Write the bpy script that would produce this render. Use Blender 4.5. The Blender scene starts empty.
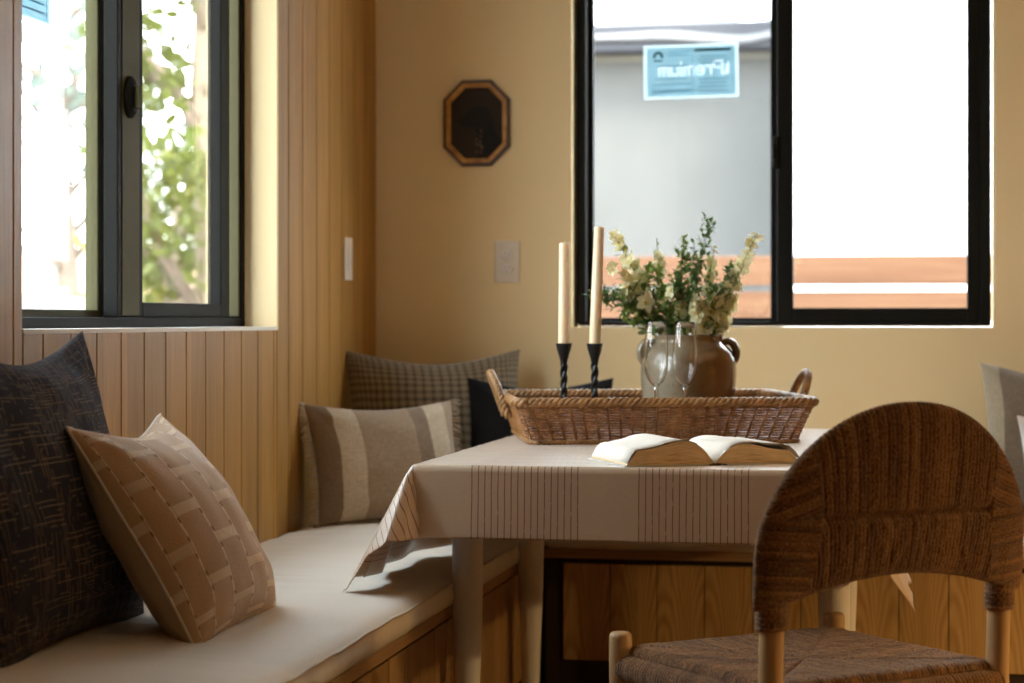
import bpy, math, random
from mathutils import Vector, Matrix, noise

random.seed(7)
PI = math.pi
SC = bpy.context.scene
COL = SC.collection

# ------------------------------------------------------------------ helpers
class MB:
    """collects verts / faces / uvs and links them as one mesh object"""
    def __init__(s):
        s.v = []; s.f = []; s.uv = {}; s.mi = []; s.cur = 0
    def vert(s, p, uv=None):
        s.v.append(tuple(p))
        if uv is not None: s.uv[len(s.v)-1] = uv
        return len(s.v)-1
    def face(s, idx):
        s.f.append(tuple(idx)); s.mi.append(s.cur)
    def box(s, x0, x1, y0, y1, z0, z1):
        b = [s.vert(p) for p in ((x0,y0,z0),(x1,y0,z0),(x1,y1,z0),(x0,y1,z0),(x0,y0,z1),(x1,y0,z1),(x1,y1,z1),(x0,y1,z1))]
        for q in ((0,3,2,1),(4,5,6,7),(0,1,5,4),(1,2,6,5),(2,3,7,6),(3,0,4,7)):
            s.face([b[i] for i in q])
        return s
    def grid(s, fn, nu, nv, cu=False, cv=False, uvfn=None, flip=False):
        ids = []
        for i in range(nu):
            row = []
            for j in range(nv):
                p = fn(i, j)
                row.append(s.vert(p, uvfn(i, j) if uvfn else None))
            ids.append(row)
        for i in range(nu if cu else nu-1):
            for j in range(nv if cv else nv-1):
                a, b = ids[i][j], ids[(i+1) % nu][j]
                c, d = ids[(i+1) % nu][(j+1) % nv], ids[i][(j+1) % nv]
                s.face((a, d, c, b) if flip else (a, b, c, d))
        return ids
    def tube(s, pts, rad, n=8, closed=False, caps=True):
        pts = [Vector(p) for p in pts]
        m = len(pts)
        if not hasattr(rad, '__len__'): rad = [rad]*m
        tang = []
        for i in range(m):
            if closed: t = pts[(i+1) % m]-pts[i-1]
            else: t = pts[min(i+1, m-1)]-pts[max(i-1, 0)]
            if t.length < 1e-9: t = Vector((0,0,1))
            tang.append(t.normalized())
        up = Vector((0,0,1)) if abs(tang[0].z) < .9 else Vector((1,0,0))
        nrm = (up - tang[0]*up.dot(tang[0])).normalized()
        rings = []
        for i in range(m):
            nrm = nrm - tang[i]*nrm.dot(tang[i])
            if nrm.length < 1e-6: nrm = tang[i].orthogonal()
            nrm.normalize()
            bi = tang[i].cross(nrm)
            rings.append([s.vert(pts[i] + (nrm*math.cos(2*PI*k/n) + bi*math.sin(2*PI*k/n))*rad[i]) for k in range(n)])
        for i in range(m if closed else m-1):
            a, b = rings[i], rings[(i+1) % m]
            for k in range(n):
                s.face((a[k], a[(k+1) % n], b[(k+1) % n], b[k]))
        if caps and not closed:
            s.face(list(reversed(rings[0]))); s.face(rings[-1])
        return s
    def lathe(s, prof, n=32, c=(0,0,0), start=None):
        rings = []
        for (r, z) in prof:
            if r < 1e-6: rings.append([s.vert((c[0], c[1], c[2]+z))])
            else: rings.append([s.vert((c[0]+r*math.cos(2*PI*k/n), c[1]+r*math.sin(2*PI*k/n), c[2]+z)) for k in range(n)])
        for a, b in zip(rings, rings[1:]):
            for k in range(n):
                k2 = (k+1) % n
                if len(a) == 1 and len(b) == 1: continue
                if len(a) == 1: s.face((a[0], b[k2], b[k]))
                elif len(b) == 1: s.face((a[k], a[k2], b[0]))
                else: s.face((a[k], a[k2], b[k2], b[k]))
        return s
    def build(s, name, mats, parent=None, smooth=True, bevel=0, bseg=2, auto=None, loc=None, rot=None):
        me = bpy.data.meshes.new(name)
        me.from_pydata(s.v, [], s.f)
        if not isinstance(mats, (list, tuple)): mats = [mats]
        for m in mats: me.materials.append(m)
        if len(mats) > 1:
            for p, k in zip(me.polygons, s.mi): p.material_index = k
        if s.uv:
            l = me.uv_layers.new(name='UVMap')
            for lp in me.loops:
                l.data[lp.index].uv = s.uv.get(lp.vertex_index, (0,0))
        if smooth:
            for p in me.polygons: p.use_smooth = True
        me.update()
        o = bpy.data.objects.new(name, me); COL.objects.link(o)
        if parent: o.parent = parent
        if loc is not None: o.location = loc
        if rot is not None: o.rotation_euler = rot
        if bevel:
            b = o.modifiers.new('b', 'BEVEL'); b.width = bevel; b.segments = bseg; b.limit_method = 'ANGLE'; b.angle_limit = math.radians(40)
            b.harden_normals = False
        if auto is not None:
            for e in me.edges: pass
            me.set_sharp_from_angle(angle=math.radians(auto))
        return o

def boxes(*bs):
    m = MB()
    for b in bs: m.box(*b)
    return m
def thing(name, label, cat, loc=(0,0,0), rotz=0, group=None):
    o = bpy.data.objects.new(name, None); COL.objects.link(o)
    o.empty_display_size = .05
    o.location = loc; o.rotation_euler = (0,0,rotz)
    return tag(o, label, cat, group)
def tag(o, label, cat, group=None, kind=None):
    o['label'] = label; o['category'] = cat
    if group: o['group'] = group
    if kind: o['kind'] = kind
    return o
def struct(o):
    o['kind'] = 'structure'; return o
def sstep(a, b, x):
    t = min(1, max(0, (x-a)/(b-a))); return t*t*(3-2*t)
def lerp(a, b, t): return a+(b-a)*t

# ------------------------------------------------------------------ materials
class NT:
    def __init__(s, name):
        s.m = bpy.data.materials.new(name); s.m.use_nodes = True
        s.t = s.m.node_tree; s.b = s.t.nodes['Principled BSDF']
        s.out = s.t.nodes['Material Output']
    def n(s, typ, **kw):
        o = s.t.nodes.new('ShaderNode'+typ)
        for k, v in kw.items(): setattr(o, k, v)
        return o
    def l(s, a, b): s.t.links.new(a, b)
    def setin(s, sock, v):
        if hasattr(v, 'is_output') or isinstance(v, bpy.types.NodeSocket): s.l(v, sock)
        else: sock.default_value = v
    def math(s, op, a, b=0.0, c=None, clamp=False):
        o = s.n('Math', operation=op); o.use_clamp = clamp
        s.setin(o.inputs[0], a); s.setin(o.inputs[1], b)
        if c is not None: s.setin(o.inputs[2], c)
        return o.outputs[0]
    def mix(s, fac, a, b, blend='MIX'):
        o = s.n('Mix', data_type='RGBA', blend_type=blend)
        s.setin(o.inputs['Factor'], fac)
        for k, v in ((6, a), (7, b)):
            if isinstance(v, (tuple, list)): o.inputs[k].default_value = (*v[:3], 1)
            else: s.l(v, o.inputs[k])
        return o.outputs[2]
    def coord(s, kind='Object'): return s.n('TexCoord').outputs[kind]
    def mapping(s, vec, scale=(1,1,1), loc=(0,0,0), rot=(0,0,0)):
        o = s.n('Mapping'); s.l(vec, o.inputs['Vector'])
        o.inputs['Scale'].default_value = scale; o.inputs['Location'].default_value = loc; o.inputs['Rotation'].default_value = rot
        return o.outputs[0]
    def noise(s, vec, scale=5, detail=3, rough=.5, dist=0, dim='3D', out='Fac'):
        o = s.n('TexNoise', noise_dimensions=dim)
        if vec is not None: s.l(vec, o.inputs['Vector'])
        o.inputs['Scale'].default_value = scale; o.inputs['Detail'].default_value = detail
        o.inputs['Roughness'].default_value = rough; o.inputs['Distortion'].default_value = dist
        return o.outputs[out]
    def ramp(s, fac, stops):
        o = s.n('ValToRGB'); s.l(fac, o.inputs[0])
        e = o.color_ramp.elements
        while len(e) < len(stops): e.new(.5)
        for k, (p, c) in enumerate(stops):
            e[k].position = p; e[k].color = (*c[:3], 1) if hasattr(c, '__len__') else (c, c, c, 1)
        return o.outputs[0]
    def sep(s, vec):
        o = s.n('SeparateXYZ'); s.l(vec, o.inputs[0]); return o.outputs
    def comb(s, x=0, y=0, z=0):
        o = s.n('CombineXYZ')
        for k, v in enumerate((x, y, z)): s.setin(o.inputs[k], v)
        return o.outputs[0]
    def bump(s, h, strength=.3, dist=.002):
        o = s.n('Bump'); o.inputs['Strength'].default_value = strength; o.inputs['Distance'].default_value = dist
        s.l(h, o.inputs['Height']); s.l(o.outputs[0], s.b.inputs['Normal']); return o
    def col(s, c):
        if isinstance(c, (tuple, list)): s.b.inputs['Base Color'].default_value = (*c[:3], 1)
        else: s.l(c, s.b.inputs['Base Color'])
    def p(s, **kw):
        for k, v in kw.items(): s.setin(s.b.inputs[k.replace('_', ' ')], v)
        return s

def simple(name, c, rough=.5, metal=0, var=.08, scale=20, bump=0, bscale=200, spec=.5, coat=0):
    n = NT(name); co = n.coord()
    f = n.noise(co, scale, 4)
    n.col(n.mix(f, tuple(x*(1-var) for x in c), tuple(min(1, x*(1+var)) for x in c)))
    n.p(Roughness=rough, Metallic=metal, Specular_IOR_Level=spec, Coat_Weight=coat)
    if bump: n.bump(n.noise(co, bscale, 3), bump, .002)
    return n.m

def wood(name, c0, c1, c2, axis='z', plank=None, pax='y', rough=.42, cathedral=0.0, gscale=1.0, offs=0.0):
    """grain along `axis`, optional boards of width `plank` across `pax`"""
    n = NT(name); co = n.coord()
    x, y, z = n.sep(co)
    a = {'x': x, 'y': y, 'z': z}
    along = a[axis]; across = a[pax]
    third = [k for k in 'xyz' if k not in (axis, pax)][0]
    if plank:
        idx = n.math('FLOOR', n.math('DIVIDE', n.math('ADD', across, offs), plank))
        wn = n.n('TexWhiteNoise', noise_dimensions='1D'); n.l(idx, wn.inputs['W'])
        rnd = wn.outputs['Value']
    else:
        rnd = n.math('MULTIPLY', 0.0, 0.0)
    ash = n.math('ADD', along, n.math('MULTIPLY', rnd, 13.7))
    v = n.comb(n.math('MULTIPLY', across, 1.0), n.math('MULTIPLY', a[third], 1.0), n.math('MULTIPLY', ash, .035))
    v2 = n.comb(across, a[third], n.math('MULTIPLY', ash, .06))
    fine = n.noise(v, 190*gscale, 4, .6)
    mid = n.noise(v2, 30*gscale, 3, .55, .6)
    g = n.math('MULTIPLY_ADD', fine, .42, n.math('MULTIPLY', mid, .58))
    if cathedral:
        cen = n.math('SUBTRACT', n.math('FRACT', n.math('DIVIDE', n.math('ADD', across, offs), plank)), n.math('MULTIPLY_ADD', rnd, .4, .3))
        par = n.math('MULTIPLY', n.math('MULTIPLY', cen, cen), 1.6)
        wob = n.noise(n.comb(across, 0.0, n.math('MULTIPLY', ash, .5)), 9, 2)
        h = n.math('ADD', n.math('ADD', n.math('MULTIPLY', ash, .8), par), n.math('MULTIPLY', wob, .22))
        rings = n.math('MULTIPLY_ADD', n.math('SINE', n.math('MULTIPLY', h, 75.0)), .5, .5)
        g = n.math('MULTIPLY_ADD', rings, cathedral, n.math('MULTIPLY', g, 1-cathedral))
    colr = n.ramp(g, [(.25, c0), (.5, c1), (.75, c2)])
    tint = n.math('MULTIPLY_ADD', rnd, .3, .85) if plank else 1.0
    n.col(n.mix(1.0, colr, n.comb(tint, tint, tint), 'MULTIPLY'))
    n.p(Roughness=rough, Specular_IOR_Level=.35)
    n.bump(fine, .12, .001)
    return n.m

M = {}
WC = ((.215,.100,.020), (.335,.168,.034), (.450,.250,.060))
M['wall_wood'] = wood('oak_wall_panel', *WC, axis='z', plank=.127, pax='y', offs=10.0)
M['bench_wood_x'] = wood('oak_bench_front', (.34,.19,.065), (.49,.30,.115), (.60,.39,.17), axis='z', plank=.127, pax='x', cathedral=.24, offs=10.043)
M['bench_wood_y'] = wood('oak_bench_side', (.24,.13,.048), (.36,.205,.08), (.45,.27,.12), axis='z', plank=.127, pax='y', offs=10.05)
M['bench_top_x'] = wood('oak_nosing_long', (.25,.14,.065), (.37,.225,.115), (.46,.30,.17), axis='x', pax='y', plank=None)
M['bench_top_y'] = wood('oak_nosing_side', (.25,.14,.065), (.37,.225,.115), (.46,.30,.17), axis='y', pax='x', plank=None)
M['dark_gap'] = simple('dark_stained_wood', (.035,.02,.012), .6)
M['floor'] = wood('oak_floor', (.12,.07,.035), (.2,.12,.06), (.28,.17,.09), axis='y', plank=.15, pax='x')
M['chair_wood'] = wood('beech_wood', (.40,.235,.10), (.52,.32,.15), (.60,.40,.2), axis='z', pax='x')
M['cedar'] = wood('cedar_board', (.056,.021,.008), (.098,.043,.020), (.135,.070,.036), axis='x', pax='z', gscale=.35, rough=.6)

def paint(name, c, rough=.65):
    n = NT(name); co = n.coord()
    n.col(n.mix(n.noise(co, 3, 3), tuple(x*.97 for x in c), c))
    n.p(Roughness=rough, Specular_IOR_Level=.3)
    n.bump(n.noise(co, 180, 3), .06, .002)
    return n.m
M['wall_paint'] = paint('cream_wall_paint', (.88,.70,.40))
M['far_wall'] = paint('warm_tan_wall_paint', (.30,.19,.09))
M['ceil_paint'] = paint('white_ceiling_paint', (.8,.77,.7))
M['white_paint'] = paint('white_table_paint', (.78,.76,.74), .4)
M['black_frame'] = simple('black_bronze_aluminium', (.010,.0095,.008), .6, 0, .1, 30, spec=.08)
M['olive_lit_frame'] = simple('bronze_olive_reflection', (.085,.078,.038), .6, 0, .1, 30, spec=.08)  # olive reflected light painted into the dark bronze frame colour
M['black_iron'] = simple('black_forged_iron', (.012,.012,.013), .38, .3, .2, 60, .15, 250)
M['plastic'] = simple('ivory_plastic', (.74,.64,.54), .35, 0, .02)
M['plastic_clear'] = simple('ivory_plate_plastic', (.66,.55,.40), .25, 0, .02)
M['slot'] = simple('dark_slot', (.05,.04,.03), .6)
M['wax'] = None
def wax():
    n = NT('ivory_candle_wax'); co = n.coord()
    n.col(n.mix(n.noise(co, 25, 3), (.80,.62,.40), (.86,.70,.48)))
    n.p(Roughness=.38, Subsurface_Weight=.35, Subsurface_Scale=.012)
    n.b.inputs['Subsurface Radius'].default_value = (1, .6, .3)
    return n.m
M['wax'] = wax()
M['wick'] = simple('cotton_wick', (.75,.7,.6), .9)

def pane_mat():
    n = NT('window_glass'); n.t.nodes.remove(n.b)
    tr = n.n('BsdfTransparent'); tr.inputs[0].default_value = (.96,.975,.965,1)
    gl = n.n('BsdfGlossy'); gl.inputs['Roughness'].default_value = .02
    ge = n.n('NewGeometry'); dt = n.n('VectorMath', operation='DOT_PRODUCT'); n.l(ge.outputs['Normal'], dt.inputs[0]); n.l(ge.outputs['Incoming'], dt.inputs[1])
    c = n.math('SUBTRACT', 1.0, n.math('ABSOLUTE', dt.outputs['Value']))
    fr = n.math('MULTIPLY_ADD', n.math('POWER', c, 5.0), .96, .04)
    mx = n.n('MixShader'); n.l(fr, mx.inputs[0]); n.l(tr.outputs[0], mx.inputs[1]); n.l(gl.outputs[0], mx.inputs[2])
    n.l(mx.outputs[0], n.out.inputs['Surface']); return n.m
M['pane'] = pane_mat()
def screen_mat():
    """fine pale insect mesh: thin woven wire seen as a partial veil"""
    n = NT('insect_screen_mesh'); n.t.nodes.remove(n.b)
    x, y, z = n.sep(n.coord())
    tr = n.n('BsdfTransparent'); df = n.n('BsdfDiffuse'); df.inputs[0].default_value = (.6,.62,.62,1)
    tl = n.n('BsdfTranslucent'); tl.inputs[0].default_value = (.6,.62,.62,1)
    ad = n.n('MixShader'); ad.inputs[0].default_value = .6; n.l(df.outputs[0], ad.inputs[1]); n.l(tl.outputs[0], ad.inputs[2])
    mx = n.n('MixShader'); mx.inputs[0].default_value = .38
    n.l(tr.outputs[0], mx.inputs[1]); n.l(ad.outputs[0], mx.inputs[2])
    n.l(mx.outputs[0], n.out.inputs['Surface']); return n.m
M['screen'] = screen_mat()
def crystal():
    n = NT('clear_crystal'); n.col((1,1,1))
    n.p(Roughness=.0, IOR=1.46, Transmission_Weight=1.0); return n.m
M['crystal'] = crystal()

def fabric(n, col, rough=.9, weave=900, wb=.25, sheen=.25):
    n.col(col); n.p(Roughness=rough, Specular_IOR_Level=.15, Sheen_Weight=sheen)
    uv = n.coord('UV'); x, y, z = n.sep(uv)
    w = n.math('MULTIPLY', n.math('SINE', n.math('MULTIPLY', x, weave*2)), n.math('SINE', n.math('MULTIPLY', y, weave*2)))
    h = n.math('ADD', n.math('MULTIPLY', w, .4), n.noise(uv, 160, 4))
    n.bump(h, wb, .0012)
    return n.m

def m_cloth():
    n = NT('striped_linen_tablecloth'); uv = n.coord('UV'); x, y, z = n.sep(uv)
    wob = n.math('MULTIPLY', n.math('SUBTRACT', n.noise(uv, 14, 2), .5), .0025)
    xx = n.math('ADD', n.math('SUBTRACT', x, .736-.336*8-.003), wob)
    f = n.math('MODULO', xx, .336)
    on = n.math('LESS_THAN', f, .2185)
    st = n.math('LESS_THAN', n.math('MODULO', f, .0134), .0021)
    fleck = n.math('GREATER_THAN', n.noise(n.comb(x, n.math('MULTIPLY', y, .12), 0.0), 420, 2), .36)
    line = n.math('MULTIPLY', n.math('MULTIPLY', on, st), fleck)
    base = n.mix(n.noise(n.comb(n.math('MULTIPLY', x, .25), y, 0.0), 320, 3), (.58,.43,.28), (.67,.515,.36))
    base = n.mix(on, base, n.mix(.16, base, (.45,.25,.17)))
    m = fabric(n, n.mix(line, base, (.24,.11,.06)), .36, 1100, .15, 1.0)
    n.b.inputs['Specular IOR Level'].default_value = .8; n.b.inputs['Sheen Roughness'].default_value = .3
    return m
M['cloth'] = m_cloth()

def m_navy():
    n = NT('navy_crosshatch_weave'); uv = n.coord('UV'); x, y, z = n.sep(uv)
    def lines(u, v, sc, seed, thr):
        wob = n.math('MULTIPLY', n.noise(n.comb(n.math('MULTIPLY', v, .5), seed, 0.0), 20, 2), .008)
        uu = n.math('ADD', u, wob)
        cell = n.math('FLOOR', n.math('MULTIPLY', uu, sc))
        fr = n.math('FRACT', n.math('MULTIPLY', uu, sc))
        thin = n.math('LESS_THAN', n.math('ABSOLUTE', n.math('SUBTRACT', fr, .5)), .09)
        seg = n.noise(n.comb(n.math('MULTIPLY', cell, 1.73), n.math('MULTIPLY', v, 11.0), seed), 1.0, 3, .7)
        return n.math('MULTIPLY', thin, n.math('GREATER_THAN', seg, thr))
    a = lines(x, y, 190, 3.1, .53); b = lines(y, x, 175, 9.4, .53)
    line = n.math('MAXIMUM', a, b)
    line = n.math('MULTIPLY', line, n.math('MULTIPLY_ADD', n.noise(uv, 500, 1), .7, .3))
    base = n.mix(n.noise(uv, 350, 3), (.012,.012,.017), (.030,.030,.042))
    return fabric(n, n.mix(line, base, (.36,.235,.15)), .95, 900, .6, .05)
M['navy'] = m_navy()
def m_beige():
    n = NT('beige_stitched_weave'); uv = n.coord('UV'); x, y, z = n.sep(uv)
    W, H = .062, .092
    col = n.math('FLOOR', n.math('DIVIDE', x, W)); fx = n.math('FRACT', n.math('DIVIDE', x, W))
    off = n.math('MULTIPLY', n.math('MODULO', n.math('ADD', col, 40.0), 2.0), H/2)
    fy = n.math('FRACT', n.math('DIVIDE', n.math('ADD', y, off), H))
    dx = n.math('ABSOLUTE', n.math('SUBTRACT', fx, .5))          # .5 at column seams
    wob = n.math('MULTIPLY', n.noise(n.comb(0.0, n.math('MULTIPLY', y, 1.0), col), 60, 2), .03)
    vline = n.math('GREATER_THAN', n.math('ADD', dx, wob), .492)
    patch = n.math('MULTIPLY', n.math('LESS_THAN', n.math('ABSOLUTE', n.math('SUBTRACT', fy, .5)), .072), n.math('LESS_THAN', dx, .45))
    rib = n.math('MULTIPLY_ADD', n.math('SINE', n.math('MULTIPLY', x, 1500.0)), .5, .5)
    dd = n.math('ABSOLUTE', n.math('SUBTRACT', n.math('ABSOLUTE', n.math('SUBTRACT', fy, .5)), .12))
    dash = n.math('MULTIPLY', n.math('LESS_THAN', dd, .034), n.math('GREATER_THAN', dx, .43))
    base = n.mix(n.noise(uv, 260, 3), (.42,.265,.15), (.51,.345,.205))
    c = n.mix(vline, base, (.78,.64,.48))
    c = n.mix(n.math('MULTIPLY', patch, n.math('MULTIPLY_ADD', rib, .5, .5)), c, (.80,.64,.44))
    c = n.mix(dash, c, (.20,.10,.05))
    m = fabric(n, c, .9, 900, .2)
    h = n.math('ADD', n.math('ADD', n.math('MULTIPLY', patch, n.math('MULTIPLY_ADD', rib, .6, .8)), vline), n.math('MULTIPLY', n.noise(uv, 250, 2), .35))
    n.bump(h, .8, .004)
    return m
M['beige'] = m_beige()
def m_plain(name, a, b, wb=.25, sc=300, sheen=.25):
    n = NT(name); uv = n.coord('UV'); return fabric(n, n.mix(n.noise(uv, sc, 4), a, b), .9, 900, wb, sheen)
M['beige_back'] = m_plain('beige_plain_cotton', (.40,.29,.165), (.47,.35,.21))
M['black_fab'] = m_plain('black_linen', (.006,.006,.006), (.013,.012,.012), sheen=.0)
M['white_fab'] = m_plain('white_linen', (.72,.7,.68), (.8,.78,.75))
def m_cushion():
    n = NT('cream_linen_cushion'); co = n.coord(); x, y, z = n.sep(co)
    c = n.mix(n.noise(co, 400, 3), (.62,.55,.46), (.72,.65,.55))
    n.col(c); n.p(Roughness=.85, Specular_IOR_Level=.2, Sheen_Weight=.2)
    fold = n.noise(n.comb(n.math('MULTIPLY', x, .8), n.math('MULTIPLY', y, 5.0), z), 4, 3, .5, .5)
    h = n.math('ADD', n.math('MULTIPLY', fold, 1.0), n.math('MULTIPLY', n.noise(co, 500, 2), .05))
    n.bump(h, .22, .02)
    return n.m
M['cushion'] = m_cushion()
M['piping'] = simple('cream_piping', (.60,.53,.44), .85)
def m_stripe(name, stops, per, off=0.0, soft=.02):
    """stops = [(start fraction, colour)...] across the pillow's width"""
    n = NT(name); uv = n.coord('UV'); x, y, z = n.sep(uv)
    wob = n.math('MULTIPLY', n.math('SUBTRACT', n.noise(uv, 12, 2), .5), .012)
    f = n.math('FRACT', n.math('DIVIDE', n.math('ADD', n.math('ADD', x, off), wob), per))
    r = n.n('ValToRGB'); n.l(f, r.inputs[0]); r.color_ramp.interpolation = 'CONSTANT'
    e = r.color_ramp.elements
    while len(e) < len(stops): e.new(.5)
    for k, (p_, c) in enumerate(stops): e[k].position = p_; e[k].color = (*c, 1)
    mott = n.noise(n.comb(n.math('MULTIPLY', x, 1.0), n.math('MULTIPLY', y, .25), 0.0), 260, 4, .65)
    mott2 = n.noise(n.comb(n.math('MULTIPLY', x, .25), y, 3.0), 230, 4, .65)
    k = n.math('MULTIPLY_ADD', n.math('ADD', mott, mott2), .75, .25)
    return fabric(n, n.mix(1.0, r.outputs[0], n.comb(k, k, k), 'MULTIPLY'), .95, 700, .5)
TA, TB, TC, TD = (.20,.135,.082), (.50,.40,.28), (.30,.21,.13), (.33,.24,.155)
M['stripe'] = m_stripe('taupe_striped_linen', [(0,TA),(.22,TB),(.335,TC),(.55,TA),(.62,TB),(.74,TD),(.93,TB)], .52, .26)
M['stripe_r'] = m_stripe('grey_striped_linen', [(0,(.40,.34,.24)),(.16,(.20,.155,.11)),(.42,(.42,.36,.26)),(.58,(.21,.165,.12)),(.85,(.40,.34,.24))], .30, 1.2)
def m_check():
    n = NT('brown_woven_check'); uv = n.coord('UV'); x, y, z = n.sep(uv)
    wob = n.math('MULTIPLY', n.noise(uv, 10, 2), .01)
    a = n.math('FRACT', n.math('DIVIDE', n.math('ADD', x, wob), .0175)); b = n.math('FRACT', n.math('DIVIDE', n.math('ADD', y, wob), .0175))
    la = n.math('LESS_THAN', a, .42); lb = n.math('LESS_THAN', b, .42)
    s = n.math('MULTIPLY', n.math('ADD', la, lb), .5)
    mot = n.noise(uv, 300, 4, .7)
    c = n.mix(s, n.mix(mot, (.19,.14,.08), (.31,.235,.14)), (.075,.054,.032))
    return fabric(n, c, .95, 700, .5)
M['check'] = m_check()
M['fringe'] = simple('flax_fringe', (.42,.33,.23), .95, 0, .25, 60)

def m_wicker(name, a, b, c, sc=60):
    n = NT(name); co = n.coord()
    f = n.noise(co, sc, 4, .6)
    f2 = n.noise(co, 12, 2)
    n.col(n.ramp(n.math('MULTIPLY_ADD', f, .7, n.math('MULTIPLY', f2, .3)), [(.3, a), (.5, b), (.72, c)]))
    n.p(Roughness=.42, Specular_IOR_Level=.5); n.bump(n.noise(co, 300, 3), .25, .001); return n.m
M['wicker'] = m_wicker('willow_wicker', (.13,.050,.014), (.28,.12,.036), (.50,.26,.095))
M['wicker_rim'] = m_wicker('willow_rope_rim', (.17,.08,.026), (.32,.165,.058), (.48,.27,.11), 40)
def m_rope(name, a, b, c):
    n = NT(name); uv = n.coord('UV'); co = n.coord(); x, y, z = n.sep(uv)
    # uv.x = strand number, uv.y = metres along the strand
    idx = n.math('FLOOR', x)
    wn = n.n('TexWhiteNoise', noise_dimensions='1D'); n.l(idx, wn.inputs['W'])
    fz = n.noise(n.comb(n.math('MULTIPLY', x, 2.6), n.math('MULTIPLY', y, 190.0), 0.0), 1.0, 3, .7)
    fine = n.noise(co, 700, 2, .6)
    g = n.math('ADD', n.math('MULTIPLY', fz, .62), n.math('MULTIPLY', fine, .2))
    g = n.math('ADD', g, n.math('MULTIPLY', wn.outputs[0], .10))
    g = n.math('ADD', g, n.math('MULTIPLY', n.noise(co, 16, 2), .08))
    n.col(n.ramp(g, [(.38, a), (.49, b), (.62, c)]))
    n.p(Roughness=.75, Specular_IOR_Level=.2, Sheen_Weight=.6, Sheen_Roughness=.4)
    n.b.inputs['Sheen Tint'].default_value = (1, .80, .62, 1)
    n.bump(n.math('ADD', fz, n.math('MULTIPLY', fine, .6)), .8, .004); return n.m
M['rope'] = m_rope('seagrass_rope', (.040,.015,.003), (.165,.066,.017), (.44,.22,.075))
M['rope_fib'] = simple('seagrass_fibre', (.55,.35,.18), .9, 0, .3, 60)

def m_crock():
    n = NT('salt_glazed_stoneware'); co = n.coord(); x, y, z = n.sep(co)
    d = n.noise(co, 7, 4, .6)
    m = n.math('ADD', n.math('MULTIPLY_ADD', x, 4.2, .62), n.math('MULTIPLY', n.math('SUBTRACT', d, .5), .7))
    c = n.ramp(m, [(.25, (.36,.31,.22)), (.52, (.26,.19,.11)), (.85, (.17,.085,.03))])
    sp = n.noise(co, 160, 3, .7)
    c = n.mix(n.math('MULTIPLY', n.math('GREATER_THAN', sp, .63), .45), c, (.07,.035,.015))
    n.col(c); n.p(Roughness=.16, Coat_Weight=.6, Coat_Roughness=.08); n.bump(n.noise(co, 30, 3), .1, .003); return n.m
M['crock'] = m_crock()
def m_leaf(name, a, b, tr=.35, sc=60):
    n = NT(name); co = n.coord(); c = n.mix(n.noise(co, sc, 2), a, b)
    n.col(c); n.p(Roughness=.5, Specular_IOR_Level=.35)
    tl = n.n('BsdfTranslucent'); n.l(c, tl.inputs[0])
    mx = n.n('MixShader'); mx.inputs[0].default_value = tr
    n.l(n.b.outputs[0], mx.inputs[1]); n.l(tl.outputs[0], mx.inputs[2]); n.l(mx.outputs[0], n.out.inputs['Surface'])
    return n.m
M['leaf'] = m_leaf('green_leaf', (.12,.21,.03), (.36,.45,.10))
M['leaf_dark'] = m_leaf('dark_green_leaf', (.065,.145,.045), (.20,.31,.09))
M['petal'] = m_leaf('cream_petal', (.80,.74,.40), (.90,.86,.64), .4)
M['petal_heart'] = simple('yellow_flower_heart', (.75,.5,.08), .7)
M['stem'] = simple('green_brown_stem', (.13,.12,.04), .6)
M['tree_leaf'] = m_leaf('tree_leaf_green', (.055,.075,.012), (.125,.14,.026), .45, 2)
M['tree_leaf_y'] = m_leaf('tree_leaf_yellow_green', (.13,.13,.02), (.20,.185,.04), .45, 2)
M['tree_leaf_hazed'] = m_leaf('tree_leaf_hazed', (.15,.175,.145), (.21,.235,.19), .45, 2)  # leaf colour paled to stand in for haze in the left pane
M['bark'] = simple('tree_bark', (.16,.12,.09), .9, 0, .3, 10)
M['paper'] = None
def m_paper():
    n = NT('book_paper'); co = n.coord(); x, y, z = n.sep(co)
    n.col(n.mix(n.noise(co, 40, 2), (.78,.72,.62), (.84,.79,.70))); n.p(Roughness=.8, Specular_IOR_Level=.2); return n.m
M['paper'] = m_paper()
def m_edge():
    n = NT('book_page_edges'); uv = n.coord('UV'); x, y, z = n.sep(uv)
    st = n.noise(n.comb(n.math('MULTIPLY', x, .5), n.math('MULTIPLY', y, 1.0), 0.0), 34, 4, .75)
    n.col(n.ramp(st, [(.36, (.34,.19,.07)), (.46, (.76,.54,.28)), (.66, (.92,.74,.46))])); n.p(Roughness=.8); n.bump(st, .3, .001); return n.m
M['edge'] = m_edge()
M['cover'] = simple('pale_book_cover', (.62,.60,.56), .6)
M['cover_dark'] = simple('brown_book_spine_lining', (.09,.05,.025), .7)
M['gilt'] = m_wicker('gilt_burl_frame', (.24,.085,.016), (.50,.23,.045), (.75,.42,.11), 30)
M['gilt_dark'] = simple('dark_frame_edge', (.045,.018,.010), .35)
M['art_bg'] = simple('dark_painting_ground', (.022,.014,.008), .8, 0, .5, 14)
M['art_black'] = simple('black_painted_shape', (.003,.003,.003), .8)
M['art_light'] = simple('tan_painted_strokes', (.16,.10,.05), .4, 0, .6, 90)
def m_film(name, c):
    n = NT(name); n.col(c); n.p(Roughness=.5)
    tl = n.n('BsdfTranslucent'); tl.inputs[0].default_value = (*c, 1)
    mx = n.n('MixShader'); mx.inputs[0].default_value = .6
    n.l(n.b.outputs[0], mx.inputs[1]); n.l(tl.outputs[0], mx.inputs[2]); n.l(mx.outputs[0], n.out.inputs['Surface']); return n.m
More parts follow.
